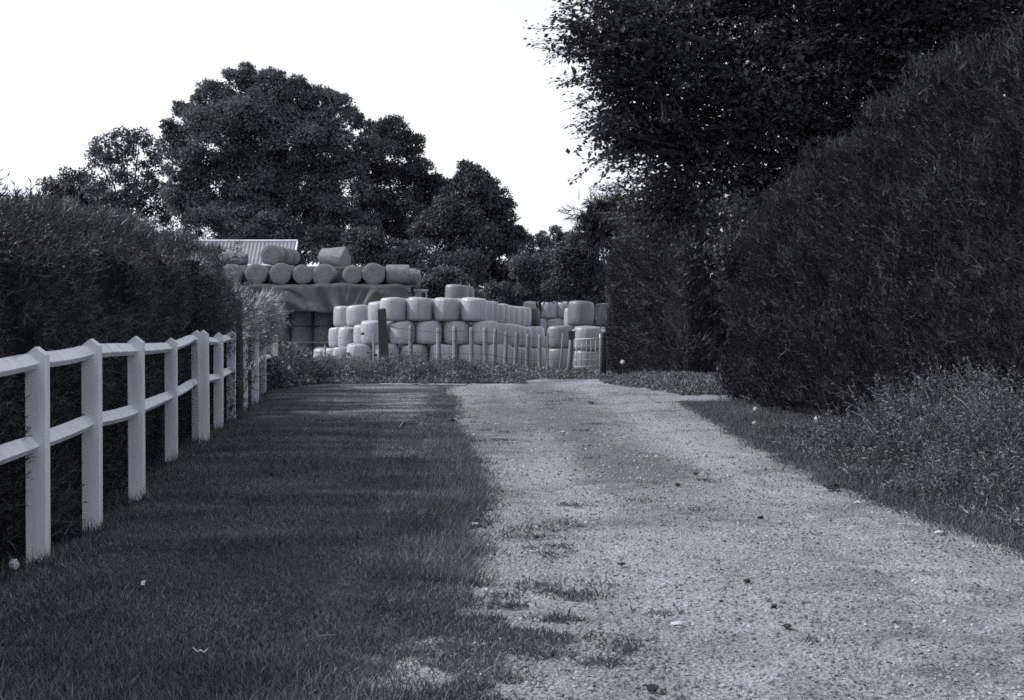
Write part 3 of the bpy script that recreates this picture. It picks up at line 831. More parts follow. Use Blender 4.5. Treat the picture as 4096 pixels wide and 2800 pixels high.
# left flank going back
for row, lst in ((2, [(1522, 65.0, -.84), (1434, 68.0, -.98), (1382, 70.0, -1.0)]), (1, [(1466, 66, -.88), (1400, 69, -1.0), (1362, 71, -1.02)]), (0, [(1380, 66.5, -.9), (1340, 69, -1.0), (1302, 70, -1.0)])):
    for i, (c, d, z) in enumerate(lst):
        bale(c, d, z + row * h0, 'white wrapped bale on the left flank of the front stack, %s row, %s going back' % (['bottom', 'middle', 'top'][row], ORD[i]))
# right flank going back
ds = [64.3, 65.6, 66.9, 68.2, 69.5, 70.8, 72.1, 73.4]
for i, (e, d) in enumerate(zip([1973, 1994, 2018, 2041, 2062, 2084, 2104, 2125], ds)):
    bale(e, d, float(base(d)) + 2 * h0, 'white wrapped bale on receding right flank, top row, %s behind the corner' % ORD[i], right_edge=True)
bale(2158, 75, -1.0 + 2 * h0, 'black wrapped bale at the far end of the receding top row', DB, right_edge=True, hs=.97)
for i, (e, d) in enumerate(zip([2027, 2064, 2086, 2107, 2130, 2154, 2177], ds)):
    bale(e, d, float(base(d)) + h0, 'white wrapped bale on receding right flank, middle row, %s behind the corner' % ORD[i], right_edge=True)
for i, (e, d) in enumerate(zip([2050, 2085, 2110, 2135, 2160, 2185], ds)):
    bale(e, d, float(base(d)), 'white wrapped bale low in grass on receding right flank, %s behind the corner' % ORD[i], right_edge=True)
bale(1828, 68, 2.06, 'grey wrapped bale alone on top of the front stack', GB[0], hs=.99)
bale(1850, 69.3, 2.03, 'grey wrapped bale half hidden behind the one alone on top', GB[1], hs=.97)
# right group by the gate
bale(2238, 65, -.92, 'wrapped bale at the bottom left of the short stack by the gate', UB[rng.integers(3)])
bale(2238, 65, -.92 + h0, 'wrapped bale in the middle row left of the gate, short stack', UB[rng.integers(3)])
bale(2350, 60, -.92, 'wrapped bale seen through the bars of the metal gate', UB[rng.integers(3)])
bale(2352, 60, -.92 + h0, 'wrapped bale in the middle row right above the metal gate', UB[rng.integers(3)])
bale(2323, 62.5, 1.14, 'big grey wrapped bale topping the short stack above the gate', GB[0], hs=1.06, sc=.98)
bale(2306, 68, .98, 'sunlit wrapped bale peeping out behind the big grey bale', hs=1.0)
bale(2306, 68, -.05, 'wrapped bale under the sunlit one that peeps out', hs=1.0)
bale(2428, 66, 1.14, 'wrapped bale in the top row half hidden by the far hedge', GB[1])
bale(2440, 66, .1, 'wrapped bale in the middle row half hidden by the far hedge')
bale(2462, 61, -.92 + 1.02, 'wrapped bale poking from the far hedge beside the gate post', UB[rng.integers(3)])
bale(2462, 61, -.92, 'wrapped bale at ground level behind the right gate post', UB[rng.integers(3)])
for r, cs in ((2, [2130, 2195, 2258]), (1, [2160, 2220, 2275]), (0, [2130, 2195, 2258])):
    for i, c in enumerate(cs):
        bale(c, 88, -.57 + r * 1.05, 'distant wrapped bale in the far stack, %s row, %s from the left' % (['bottom', 'middle', 'top'][r], ORD[i]), hs=1.01)
# old hay bales in the dark under the tarpaulin
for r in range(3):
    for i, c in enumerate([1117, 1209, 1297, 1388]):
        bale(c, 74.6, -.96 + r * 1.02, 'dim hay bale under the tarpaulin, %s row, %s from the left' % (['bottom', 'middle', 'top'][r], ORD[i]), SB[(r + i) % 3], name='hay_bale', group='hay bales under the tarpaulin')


def lying_mesh(seed, r=.6, L=1.2, r_end=None, n=28, point=0.0):
    g = np.random.default_rng(seed); ph = g.random(3) * 6.28
    xs_ = [-.5, -.5, -.48, -.44, -.2, 0, .2, .44, .48, .5, .5]; rs_ = [.5, .93, .98, 1.0, 1.0, 1.005, 1.0, 1.0, .98, .93, .5]
    V = []; Fs = []; re = r_end or r
    for xx, rr in zip(xs_, rs_):
        t = xx + .5; R = r + (re - r) * t; pt = point * max(0, (t - .35) / .65)
        for k in range(n):
            a = 2 * math.pi * k / n
            w = 1 + .02 * math.sin(2 * a + ph[0]) + .012 * math.sin(5 * a + ph[1])
            y, z = R * rr * w * math.cos(a), R * rr * w * math.sin(a)
            if pt:   # pulled into a gabled section
                zz = R * rr * (1.15 - 1.15 * abs(math.cos(a)) * .95) if math.sin(a) > 0 else R * rr * max(math.sin(a) * 1.5, -.9)
                z = z * (1 - pt) + zz * pt
            z = max(z, -R * .93)
            V.append((xx * L, y, z))
    m_ = len(xs_)
    for i in range(m_ - 1):
        for k in range(n): Fs.append((i * n + k, (i + 1) * n + k, (i + 1) * n + (k + 1) % n, i * n + (k + 1) % n))
    V += [(-.5 * L + .01, 0, 0), (.5 * L - .01, 0, 0)]
    for k in range(n):
        Fs.append((m_ * n, k, (k + 1) % n)); Fs.append((m_ * n + 1, (m_ - 1) * n + (k + 1) % n, (m_ - 1) * n + k))
    mb = MB(); mb.add(V, Fs); me = mb.mesh('straw_bale', True)
    md = me; return me


LY = [lying_mesh(i) for i in range(4)]
for b in LY: b.materials.append(M['straw'])


def lying(X, Y, R, d, yaw, label, me=None, L=None, z=None):
    sx, sy = r1(X, Y); x, y, zc = px(sx, sy, d); s = (R / 2.444 / F * d) / .6
    o = link('straw_bale', me or LY[rng.integers(4)], None, loc=(x, d + .6, zc if z is None else z), rot=(rng.uniform(-.3, .3) if me is None else 0, 0, math.radians(yaw)))
    o.scale = (L or 1, s, s)
    return tag(o, label, 'bale', 'loose straw bales lying on the tarpaulin')


ZL = 3.30
row = [(140, 475, 103, 88), (312, 482, 104, 82), (545, 478, 105, 90), (785, 475, 107, 91), (1000, 482, 98, 92), (1208, 485, 106, 84), (1488, 486, 93, 90), (1697, 477, 110, 89)]
for i, (X, Y, R, yaw) in enumerate(row):
    lying(X, Y, R, 73.6, yaw, 'straw bale lying end-on in the row on the tarpaulin, %s from the left' % ORD[i])
lying(1928, 482, 101, 73.8, 4, 'straw bale lying sideways at the right end of the row on the tarpaulin')
lying(2030, 500, 82, 75.4, 12, 'smaller straw bale just behind the sideways bale at the row end', L=.7)
lying(2078, 518, 84, 76.6, 10, 'last straw bale at the right rear corner of the tarpaulin', L=.62)
T1 = lying_mesh(11, .40, 1.34, .28); T1.materials.append(M['straw'])
lying(322, 330, 85, 75.6, -4, 'slumped straw bale tapering to the right on the upper tier', T1).scale = (1, 1.15, 1.15)
lying(697, 292, 103, 75.2, 86, 'round straw bale end-on on the upper tier before the barn roof')
lying(790, 300, 93, 76.6, 84, 'straw bale tucked behind the end-on bale on the upper tier', L=.9)
lying(862, 306, 86, 77.8, 82, 'rearmost straw bale of the three in line before the barn roof', L=.8)
T5 = lying_mesh(12, .52, 1.42, .52, 36, 1.0); T5.materials.append(M['straw'])
lying(1305, 318, 88, 75.8, -24, 'straw bale with a pointed gable-like end alone on the upper tier', T5).scale = (1, 1.05, 1.05)

# tarpaulin draped over the stack
prof = [(-.12, 1.80), (-.05, 2.3), (0, 2.8), (.03, 3.12), (.16, 3.27), (.8, 3.28), (1.5, 3.28), (1.75, 3.36), (1.85, 3.8), (1.92, 4.15), (2.05, 4.25), (3.0, 4.27), (4.4, 4.25), (4.6, 4.1), (4.7, 2.5), (4.75, -.5)]
# finer along the profile
pp = np.array(prof); tt = np.linspace(0, len(prof) - 1, 76)
PY = np.interp(tt, np.arange(len(prof)), pp[:, 0]); PZ = np.interp(tt, np.arange(len(prof)), pp[:, 1])
XL, XR = -15.0, -5.15
nx = 150; xt = np.linspace(XL, XR, nx)
X, J = np.meshgrid(xt, np.arange(76)); Y = PY[J] + 73.0; Z = PZ[J].copy()
fold = np.clip((3.3 - Z) / 1.4, 0, 1) * (tt[J] < 4.6)
swag = X + 1.6 * fold * np.sin(X * .8 + 1)
Y = Y - fold * (.55 * (fbm(swag * 1.3 + Z * .5, Z * .3, 91, 3) - .5) + .20 * np.abs(np.sin(swag * 1.9 + Z * 1.3)) ** .6 + .16 * np.maximum(0, np.sin(X * 1.1 + 2.4 * Z + 2)) ** 4 + .10 * fold) * 1.25
Z = Z + .22 * (fbm(X * .9, X * 0, 99, 3) - .5) * (tt[J] < 7) * (tt[J] > 2.5)
Z = Z + (tt[J] < 3) * .16 * (fbm(X * .7, X * 0, 95) - .5) - .10 * np.exp(-((X + 12) / 1.2) ** 2) * fold
rise = (tt[J] > 7) & (tt[J] < 13)
Y = Y + rise * .12 * (fbm(X * 1.6, Z * 1.2, 97) - .5)
Z = Z + ((tt[J] >= 9.5) & (tt[J] < 13)) * .05 * (fbm(X * 1.1, Y, 98) - .5)
dropr = sstep(-6.4, -6.0, X) * (tt[J] > 7); Z = np.where(dropr > 0, Z * (1 - dropr) + np.minimum(Z, 3.2 - .2 * sstep(-6.2, -5.2, X)) * dropr, Z)
X = X + sstep(-6.2, -5.15, X) * (.35 * (fbm(Z * 1.3, Z * 0, 93) - .5) + .12 * sstep(3.2, 1.8, Z)); Z = Z - .10 * sstep(-5.9, -5.15, X) * (tt[J] > 2.5)
V = np.stack([X, Y, Z], -1).reshape(-1, 3)
i = (np.arange(75)[:, None] * nx + np.arange(nx - 1)[None]).ravel()
me = mesh_np('tarpaulin', V - np.array([-10, 73, -1]), np.stack([i, i + 1, i + 1 + nx, i + nx], 1), True)
tp = link('tarpaulin', me, M['tarp'], loc=(-10, 73, -1)); tag(tp, 'dark folded tarpaulin draped over the hay stack', 'tarpaulin')
md = tp.modifiers.new('thickness', 'SOLIDIFY'); md.thickness = .02
# ------------------------------------------------------------------ barn
br = empty('barn', (-19.5, 95, float(base(95))), 'barn with a pale ribbed metal roof behind the straw stack', 'barn')
bo = np.array(br.location)
xR, xLft = -14.15, -25.0; yE, zE, yR, zR = 92.0, 5.0, 93.7, 6.62
mb = MB(); mb.box((( xR + xLft) / 2 - bo[0], 95.6 - bo[1], (zE - .1 + bo[2]) / 2 - bo[2]), ((xR - xLft) / 2 - .25, 3.2, (zE - .1 - bo[2]) / 2)); mb.build('wall', M['barn_wall'], br)
sl = np.array([0, yR - yE, zR - zE]); slope = np.linalg.norm(sl); sl = sl / slope; nr = np.array([0, -sl[2], sl[1]])
npan = 11; wp = (xR - xLft) / npan
V = []; Fs = []
prof_x = [0, .30, .36, .42, .48, 1.0]; prof_h = [0, 0, .045, .045, 0, 0]
spx = wp / 4
for k in range(4):
    for a, h in zip(prof_x[:-1], prof_h[:-1]): V.append((k * spx + a * spx, h))
V.append((4 * spx, 0))
mbp = MB(); n_ = len(V); VV = []
for t in (0, slope + .05):
    for lift in (0, -.02):
        for (a, h) in V:
            VV.append(np.array([a, 0, 0]) + sl * t + nr * (h + lift))
for j in range(n_ - 1):
    Fs.append((j, j + 1, 2 * n_ + j + 1, 2 * n_ + j)); Fs.append((n_ + j + 1, n_ + j, 3 * n_ + j, 3 * n_ + j + 1)); Fs.append((j + 1, j, n_ + j, n_ + j + 1))
    Fs.append((2 * n_ + j, 2 * n_ + j + 1, 3 * n_ + j + 1, 3 * n_ + j))
mbp.add(VV, Fs); mb = MB(); mb.add([(xLft - bo[0], yR - bo[1], zR - bo[2]), (xR - bo[0], yR - bo[1], zR - bo[2]), (xR - bo[0], 99 - bo[1], zE - bo[2]), (xLft - bo[0], 99 - bo[1], zE - bo[2]),
                   (xLft - bo[0], yR - bo[1], zR - .04 - bo[2]), (xR - bo[0], yR - bo[1], zR - .04 - bo[2]), (xR - bo[0], 99 - bo[1], zE - .04 - bo[2]), (xLft - bo[0], 99 - bo[1], zE - .04 - bo[2])],
                  [(0, 1, 2, 3), (7, 6, 5, 4), (1, 0, 4, 5), (2, 1, 5, 6), (3, 2, 6, 7), (0, 3, 7, 4)]); rf = mb.build('roof', M['sheet_roof'], br)
pm = mbp.mesh('roof_panel'); pm.materials.append(M['sheet_roof'])
for j in range(npan): link('roof_panel', pm, None, rf, loc=(xLft + j * wp - bo[0], yE - bo[1], zE - bo[2]))
mb = MB(); mb.tube([np.array([xLft, yR, zR + .05]) - bo, np.array([xR + .04, yR, zR + .05]) - bo], .06, 4); mb.build('ridge_cap', M['trim'], rf)
mb = MB(); mb.tube([np.array([xR + .03, yE - .03, zE - .03]) - bo, np.array([xR + .03, yR, zR]) - bo], .055, 4); mb.build('verge_trim', M['trim'], rf)
mb = MB(); mb.tube([np.array([xLft, yE - .08, zE - .02]) - bo, np.array([xR + .04, yE - .08, zE - .02]) - bo], .06, 6); mb.build('gutter', M['trim'], rf)

sb = empty('storage_box', (-4.95, 77, -1.0), 'pale metal box standing behind the white bales right of the tarpaulin', 'box')
mb = MB(); mb.box((0, 0, 2.0), (.34, .5, 2.0)); bevel(mb.build('body', M['sheet_roof'], sb), .02)
mb = MB(); mb.box((0, 0, 4.03), (.38, .55, .03)); mb.build('lid', M['trim'], sb)
mb = MB(); mb.box((.2, -.515, 3.78), (.09, .02, .12)); mb.build('hatch', M['black'], sb)
mb = MB(); mb.box((0, -.515, 3.62), (.03, .02, .03)); mb.build('lamp', M['paper'], sb)

# ------------------------------------------------------------------ wire fence and gate
wf = empty('wire_fence', (-1.0, 45, float(base(45))), 'wire fence on rough timber posts before the white bales', 'fence')
wo = Vector(wf.location)


def wpost(X, top, d, w, m='timber', lean=0, conv=r2, sq=False, name='post', dep=.45, label=None):
    sx, sy = conv(X, top); x, y, z = px(sx, sy, d); zb = float(H(x, y)) - .2
    mb = MB(); k = 4 if sq else 7
    mb.tube([(x - lean * (z - zb), y, zb), (x - lean * .5 * (z - zb) + rng.normal() * .01, y, (z + zb) / 2), (x, y, z - .02), (x, y, z + rng.uniform(0, .03))], [w * 1.12, w * 1.0, w * .95, w * .7], k)
    o = mb.build(name, M[m], wf, loc=-wo)
    if label: o['label'] = label
    return (x, y, z)


tops = []
mb = MB(); x, y, z = px(*r1(1775, 820), 42)
zb = float(H(x, y)) - .2
mb.add([(x - .13 + .07, y - .1, zb), (x + .19 + .07, y - .1, zb), (x + .19 + .07, y + .12, zb), (x - .13 + .07, y + .12, zb),
        (x - .11, y - .09, z), (x + .12, y - .09, z + .03), (x + .12, y + .1, z + .03), (x - .11, y + .1, z)],
       [(3, 2, 1, 0), (4, 5, 6, 7), (0, 1, 5, 4), (1, 2, 6, 5), (2, 3, 7, 6), (3, 0, 4, 7)])
o = bevel(mb.build('strainer_post', M['dark_timber'], wf, loc=-wo), .015); o['label'] = 'thick square dark corner post'
big = (x, y, z)
lp = wpost(1222, 1172, 47, .035, conv=r1)
wpost(1700, 1065, 46, .05, conv=r1)
for X, tp_, w, ln_ in [(112, 655, .075, .02), (400, 680, .085, .0), (565, 665, .085, 0), (740, 675, .08, 0), (880, 675, .085, -.01), (985, 690, .075, .01), (1100, 720, .07, .02), (1212, 725, .075, .06), (1325, 740, .065, .03), (1447, 750, .06, .0), (1528, 730, .03, .02), (1685, 735, .035, .1)]:
    tops.append(wpost(X, tp_, 46 + X * .001, w, lean=ln_))
for dz in (.12, .45, .85):
    mb = MB()
    pts = [(lp[0] - 3.5, 48, lp[2] + .25 - dz), (lp[0], 47, lp[2] + .2 - dz), (big[0], big[1] - .1, big[2] - .38 - dz * .9)]
    for (x, y, z) in tops: pts.append((x, y - .09, z - dz))
    mb.tube(pts, .008, 4); mb.build('wire', M['wire'], wf, loc=-wo)
for X, Y in ((1590, 1060), (1640, 1240), (1715, 1268), (2082, 1280), (1722, 1362)):
    x, y, z = px(*r1(X, Y), 43.5); mb = MB(); mb.tube([(x - .06, y, z), (x - .05, y, z), (x + .05, y, z), (x + .06, y, z)], [.015, .035, .035, .015], 8); mb.build('insulator', M['black'], wf, loc=-wo)

gt = empty('metal_gate', (2.5, 46, float(base(46))), 'small metal gate of welded bars beside the far hedge', 'gate'); go = Vector(gt.location)
def bar(name, a, b, r):
    mb = MB(); mb.tube([px(*r2(*a), 46), px(*r2(*b), 46)], r, 8); mb.build(name, M['steel'], gt, True, loc=-go)
for y0, y1 in ((795, 780), (862, 852), (938, 930), (1006, 998), (1075, 1066)): bar('horizontal_bar', (1808, y0), (2082, y1), .024 if y0 < 800 else .019)
for X in (1820, 1876, 1925, 1972, 2020): bar('vertical_bar', (X, 790), (X - 2, 1074), .014)
bar('hinge_stile', (2066, 735), (2066, 1145), .026)
gp = empty('gate_post', (0, 0, 0), 'leaning pale gate post with a dark box nailed on top', 'post', 'gate posts')
x, y, z = px(*r2(1772, 790), 45.8); gp.location = (x, y, float(H(x, y)))
mb = MB(); zz = z - gp.location.z
mb.tube([(-.10, 0, -.2), (-.05, 0, zz * .5), (0, 0, zz), (0, 0, zz + .05)], [.08, .075, .07, .06], 8); mb.build('post', M['timber'], gp, True)
mb = MB(); mb.box((0, -.05, zz + .12), (.105, .11, .11)); gbx = bevel(mb.build('box', M['dark_timber'], gp), .01)
mb = MB(); mb.box((0, -.05, zz + .25), (.12, .13, .018)); mb.build('lid', M['dark_timber'], gbx)
x, y, z = px(*r2(2100, 725), 46.2); mb = MB(); zb = float(H(x, y))
mb.tube([(0, 0, -.2), (0, 0, (z - zb) * .6), (0, 0, z - zb), (0, 0, z - zb + .03)], [.1, .095, .09, .07], 8)
tag(mb.build('gate_post', M['dark_timber'], smooth=True, loc=(x, y, zb)), 'dark round gate post on the hinge side against the far hedge', 'post', 'gate posts')

# ------------------------------------------------------------------ grass, weeds, gravel
def blades(name, x, y, h, w, m, T, label, lean=.5, z=None):
    n = len(x); P = np.stack([x, y, H(x, y) - .004], 1)
    if z is not None: P[:, 2] += z
    D = np.stack([rng.normal(size=n) * lean, rng.normal(size=n) * lean, np.ones(n)], 1)
    Nn = np.stack([rng.normal(size=n), rng.normal(size=n), np.zeros(n) + .05], 1)
    V, Fc = scatter(T, P, D, Nn, h, w)
    o = link(name, mesh_np(name, V, Fc), m); tag(o, label, 'grass', kind='stuff'); return o


def lawn_pts(n, y0, y1, pw):
    u = rng.random(n); a, b = y0 ** (1 - pw), y1 ** (1 - pw); y = (a + (b - a) * u) ** (1 / (1 - pw))
    fx = fence_x(y) - .35; rl = road_l(y)
    over = .03 + .42 * sstep(.45, .75, fbm(y * 1.6, y * 0 + 3, 111, 3)) * sstep(9.5, 6.5, y)
    x = fx + (rl + over - fx) * rng.random(n)
    # ragged tongues of grass creeping over the gravel
    e = x - rl - edge_n(y)
    keep = (e < 0) | (fbm(x * 2.2, y * 5.0, 117, 3) > .52 + .5 * e)
    keep &= rng.random(n) > .88 * bare(x, y)
    keep &= np.abs(x) < y * .40 + .3
    return x[keep], y[keep]


x, y = lawn_pts(120000, 4.3, 9.5, 1.4)
hh = (.014 + .028 * rng.random(len(x)) ** 2) * (.6 + .9 * fbm(x * 1.3, y * 1.3, 121)) + .05 * sstep(5.9, 4.8, y) * rng.random(len(x)) * sstep(.6, -1.2, x) + .03 * (rng.random(len(x)) < .01)
blades('lawn_grass', x, y, hh, .0045 + .003 * rng.random(len(x)), M['grass'], BLADE3, 'short dark lawn grass in the foreground', .55)
x, y = lawn_pts(170000, 9.3, 31.5, 1.5)
hh = (.02 + .03 * rng.random(len(x)) ** 2) * (.6 + .9 * fbm(x * 1.1, y * 1.1, 122)) * (1 - .4 * sstep(14, 22, y))
blades('lawn_grass', x, y, hh, .006 + .005 * rng.random(len(x)), M['grass'], BLADE1, 'short lawn grass farther along the fence', .55)
# longer fringe where lawn meets lane
n = 26000; y = 7 + 18 * rng.random(n) ** 1.5; x = road_l(y) + edge_n(y) + .03 - np.abs(rng.normal(size=n)) * .22 + .16 * rng.random(n) * (rng.random(n) < .25 * vn(y * 3, 0, 57) * 2)
blades('edge_grass', x, y, .04 + .06 * rng.random(n) * sstep(20, 9, y), .006 + .003 * rng.random(n), M['grass'], BLADE1, 'longer dark grass fringe along the left edge of the lane', .7)
# sparse tufts on the lane
tx, ty = [], []
for _ in range(60):
    cy_ = rng.uniform(5, 27) if rng.random() < .6 else rng.uniform(4.9, 9); m_ = (road_l(cy_) + road_r(cy_)) / 2
    cx_ = m_ + rng.normal() * .35 if rng.random() < .55 and cy_ > 9 else road_l(cy_) + abs(rng.normal()) * .45
    k = int(rng.uniform(15, 90)); tx.append(cx_ + rng.normal(size=k) * .07); ty.append(cy_ + rng.normal(size=k) * .05)
for (sx, sy) in ((2196, 2626), (2244, 2475), (2210, 2370), (2300, 2390), (2420, 2655), (2030, 2425), (2080, 2600)):
    d = CAMZ * F / (sy - HOR); k = 130; tx.append((sx - 2048) / F * d + rng.normal(size=k) * .05); ty.append(d + rng.normal(size=k) * .035)
x = np.concatenate(tx); y = np.concatenate(ty)
blades('lane_weeds', x, y, .015 + .03 * rng.random(len(x)), .006 + .004 * rng.random(len(x)), M['grass'], BLADE3, 'sparse low grass tufts growing in the lane', .9)


def vh(x, y):        # height of the verge growth
    e = x - road_r(y)
    tall = sstep(15.6, 13.2, y) * (.55 + .6 * fbm(x * .8, y * .7, 133, 2))
    h = .045 + (.02 + .08 * sstep(16, 13, y)) * sstep(0, .4, e) + tall * (.64 * sstep(.3, 1.3, e)) + .02 * sstep(.6, 1.4, e)
    return h * (.15 + 1.7 * fbm(x * 2.6, y * 2.2, 131, 4))


n = 75000; y = 6.5 + 16.5 * rng.random(n) ** 1.25; x = road_r(y) + .02 + edge_n(y + 40) * .5 + 2.2 * rng.random(n) ** 1.2
h = vh(x, y)
blades('verge_grass', x, y, np.minimum(h, .22) * (.4 + .8 * rng.random(n)), .006 + .004 * rng.random(n), M['tall_grass'], BLADE1, 'rough grass of the right-hand verge', .55)
n = 22000; y = 6 + 17 * rng.random(n) ** 1.3; x = road_r(y) + edge_n(y + 40) * .7 + .06 + rng.normal(size=n) * .10
blades('edge_grass', x, y, .03 + .07 * rng.random(n) ** 2, .006 + .003 * rng.random(n), M['tall_grass'], BLADE1, 'ragged grass fringe along the right edge of the lane', .8)
px_, py_ = [], []
for y0, _, of in post_y:
    k = 260; px_.append(float(fence_x(y0)) + of - .04 + rng.normal(size=k) * .11); py_.append(y0 + rng.normal(size=k) * .10)
x = np.concatenate(px_); y = np.concatenate(py_)
blades('post_grass', x, y, .05 + .10 * rng.random(len(x)) ** 2, .007 + .003 * rng.random(len(x)), M['grass'], BLADE1, 'uncut grass standing round the feet of the white fence posts', .45)
# leafy undergrowth of the verge
n = 150000; y = 6.8 + 9.6 * rng.random(n) ** 1.1; x = road_r(y) + .15 + 2.2 * rng.random(n)
h = vh(x, y); zz = h * (1 - rng.random(n) ** 1.3 * .95); keep = fbm(x * 4, y * 4, 141, 2) > .36; x, y, zz = x[keep], y[keep], zz[keep]
n = len(x); P = np.stack([x, y, H(x, y) + zz], 1)
Q = scatter(LANCE, P, rdir(n) + np.array([-.2, 0, .35]), rdir(n) + np.array([0, 0, .6]), .018 + .042 * rng.random(n) ** 2)
RIB = (np.array([(-.5, 0, 0), (.5, 0, 0), (.5, 1.03, 0), (-.5, 1.03, 0)], float), np.array([(0, 1, 2), (0, 2, 3)]))
sp_, sd2, sl2, ra, rb = [], [], [], [], []
for _ in range(330):                                    # taller leafy shoots standing out of the tangle
    y0 = rng.uniform(7.2, 15.6); e0 = rng.uniform(.35, 1.9); x0 = float(road_r(y0)) + e0; z0 = float(H(x0, y0))
    hg = (.25 + .75 * min(1, e0 / 1.3)) * rng.uniform(.45, 1.0) * (1.0 if y0 < 14 else .7); ln2 = np.array([rng.normal() * .22 - .1, rng.normal() * .22, 1.0]); k = int(18 + 30 * hg)
    t = rng.uniform(.25, 1, k); cv = np.array([rng.normal() * .2, rng.normal() * .2, 0])
    pt = np.array([x0, y0, z0]) + hg * (t[:, None] * ln2 + (t ** 2)[:, None] * cv)
    sp_.append(pt); dd = rdir(k); dd[:, 2] = np.abs(dd[:, 2]) * .4; sd2.append(dd); sl2.append((.03 + .045 * rng.random(k)) * (1.2 - .7 * t))
    tt_ = np.linspace(0, 1, 6); ct = np.array([x0, y0, z0]) + hg * (tt_[:, None] * ln2 + (tt_ ** 2)[:, None] * cv); ra.append(ct[:-1]); rb.append(ct[1:])
sp_ = np.concatenate(sp_); ra = np.concatenate(ra); rb = np.concatenate(rb)
Q2 = scatter(LEAF, sp_, np.concatenate(sd2), np.array([0, 0, 1.]) + rdir(len(sp_)) * .6, np.concatenate(sl2))
Q3 = scatter(RIB, ra, rb - ra, np.tile([0., -1, .2], (len(ra), 1)), np.linalg.norm(rb - ra, axis=1), .006)
V, Fc = join([Q, Q2, Q3])
tag(link('undergrowth', mesh_np('undergrowth', V, Fc), M['leaf_weed']), 'tangled leafy weeds under the tall right hedge', 'weeds', kind='stuff')
# arching dry stalks
mb = []; 
for _ in range(260):
    y0 = rng.uniform(7, 16.2); x0 = float(road_r(y0)) + rng.uniform(.15, 1.9); z0 = float(H(x0, y0)); hgt = min(float(vh(x0, y0)), .7) * rng.uniform(.8, 1.35)
    dr = np.clip(rng.normal(size=2) * .35, -.55, .55) + np.array([-.08, 0]); t = np.linspace(0, 1, 7)[:, None]
    c = np.concatenate([np.array([x0, y0]) + dr * t ** 1.6 * hgt, z0 + hgt * (1.5 * t - .6 * t * t)], 1); mb.append(c)
C = np.array(mb); A = C[:, :-1].reshape(-1, 3); B = C[:, 1:].reshape(-1, 3)
ll = np.linalg.norm(B - A, axis=1)
RIB = (np.array([(-.5, 0, 0), (.5, 0, 0), (.5, 1.03, 0), (-.5, 1.03, 0)], float), np.array([(0, 1, 2), (0, 2, 3)]))
V, Fc = scatter(RIB, A, B - A, np.tile([0., -1, .3], (len(A), 1)) + rng.normal(size=(len(A), 3)) * .3, ll, .0055)
tag(link('dry_stalks', mesh_np('dry_stalks', V, Fc), M['stalk']), 'thin pale stalks arching out of the verge weeds', 'weeds', kind='stuff')


# weed bank before the bales, weeds by the gate and along the far hedge
def bank(name, label, n, xr_, yr_, hf, m, ls, T=LEAF):
    x = rng.uniform(*xr_, n); y = rng.uniform(*yr_, n); h = hf(x, y); k = h > .02; x, y, h = x[k], y[k], h[k]; n = len(x)
    zz = h * (1 - rng.random(n) ** 1.7 * .9)
    V1 = scatter(T, np.stack([x, y, H(x, y) + zz], 1), rdir(n) + np.array([0, 0, .4]), rdir(n) + np.array([0, -.2, .5]), ls * (.5 + rng.random(n)))
    k = n // 2; D = np.stack([rng.normal(size=k) * .35, rng.normal(size=k) * .35, np.ones(k)], 1)
    V2 = scatter(BLADE1, np.stack([x[:k], y[:k], H(x[:k], y[:k])], 1), D, rdir(k), h[:k] * (.6 + .9 * rng.random(k) ** 2), .012)
    V, Fc = join([V1, V2]); return tag(link(name, mesh_np(name, V, Fc), m), label, 'weeds', kind='stuff')


bank('weeds', 'dense weeds on the bank in front of the white bales', 75000, (-5.3, .3), (31.6, 37),
     lambda x, y: sstep(31.5 + 1.3 * fbm(x * 1.6, x * 0, 153), 32.6 + 1.3 * fbm(x * 1.6, x * 0, 153), y + .5) * (.12 + .36 * sstep(-.2, -1.6, x) * sstep(31.4, 33.5, y)) * (.05 + 2.0 * fbm(x * 1.7, y * 1.5, 151, 4) ** 1.5), M['leaf_weed'], .05, TRI)
bank('weeds', 'long grass around the fence posts before the bales', 40000, (-6.5, 2.6), (37, 50),
     lambda x, y: (.33 - .22 * sstep(-1.0, 1.6, x)) * (.15 + 1.8 * fbm(x * 1.3, y * 1.0, 161, 4) ** 1.5), M['leaf_weed'], .065, TRI)
bank('weeds', 'low weeds between the lane and the far hedge', 50000, (1.45, 7.0), (25.1, 36),
     lambda x, y: (.10 + .10 * sstep(2.4, 3.4, x)) * sstep(road_r(y) + .0, road_r(y) + .8, x) * sstep(25.0, 26.5, y) * (.5 + 1.0 * fbm(x * 1.1, y * .9, 171, 3)), M['leaf_weed'], .05, TRI)
bank('weeds', 'brambles growing through the far end of the white fence', 9000, (-5.9, -4.3), (27.5, 33),
     lambda x, y: .75 * (.4 + fbm(x * 1.3, y * 1.3, 181, 3)) * sstep(-4.2, -4.9, x), M['leaf_weed'], .08)

# gravel
def gravel(n, y0, y1, pw, smin, smax):
    u = rng.random(n); a, b = y0 ** (1 - pw), y1 ** (1 - pw); y = (a + (b - a) * u) ** (1 / (1 - pw))
    x = road_l(y) - .1 + (road_r(y) + .2 - road_l(y)) * rng.random(n)
    k = (rng.random(n) < .25 + .9 * fbm(x * 1.7, y * 1.2, 191, 3)) & (np.abs(x) < y * .4 + .2); x, y = x[k], y[k]; n = len(x)
    s = smin + (smax - smin) * rng.random(n) ** 4
    D = np.stack([rng.normal(size=n), rng.normal(size=n), rng.normal(size=n) * .25], 1); Nn = np.stack([rng.normal(size=n) * .25, rng.normal(size=n) * .25, np.ones(n)], 1)
    return scatter(STONE, np.stack([x, y, H(x, y) + road_z(x, y) + .1 * s], 1), D, Nn, s, s * (.6 + .5 * rng.random(n)))


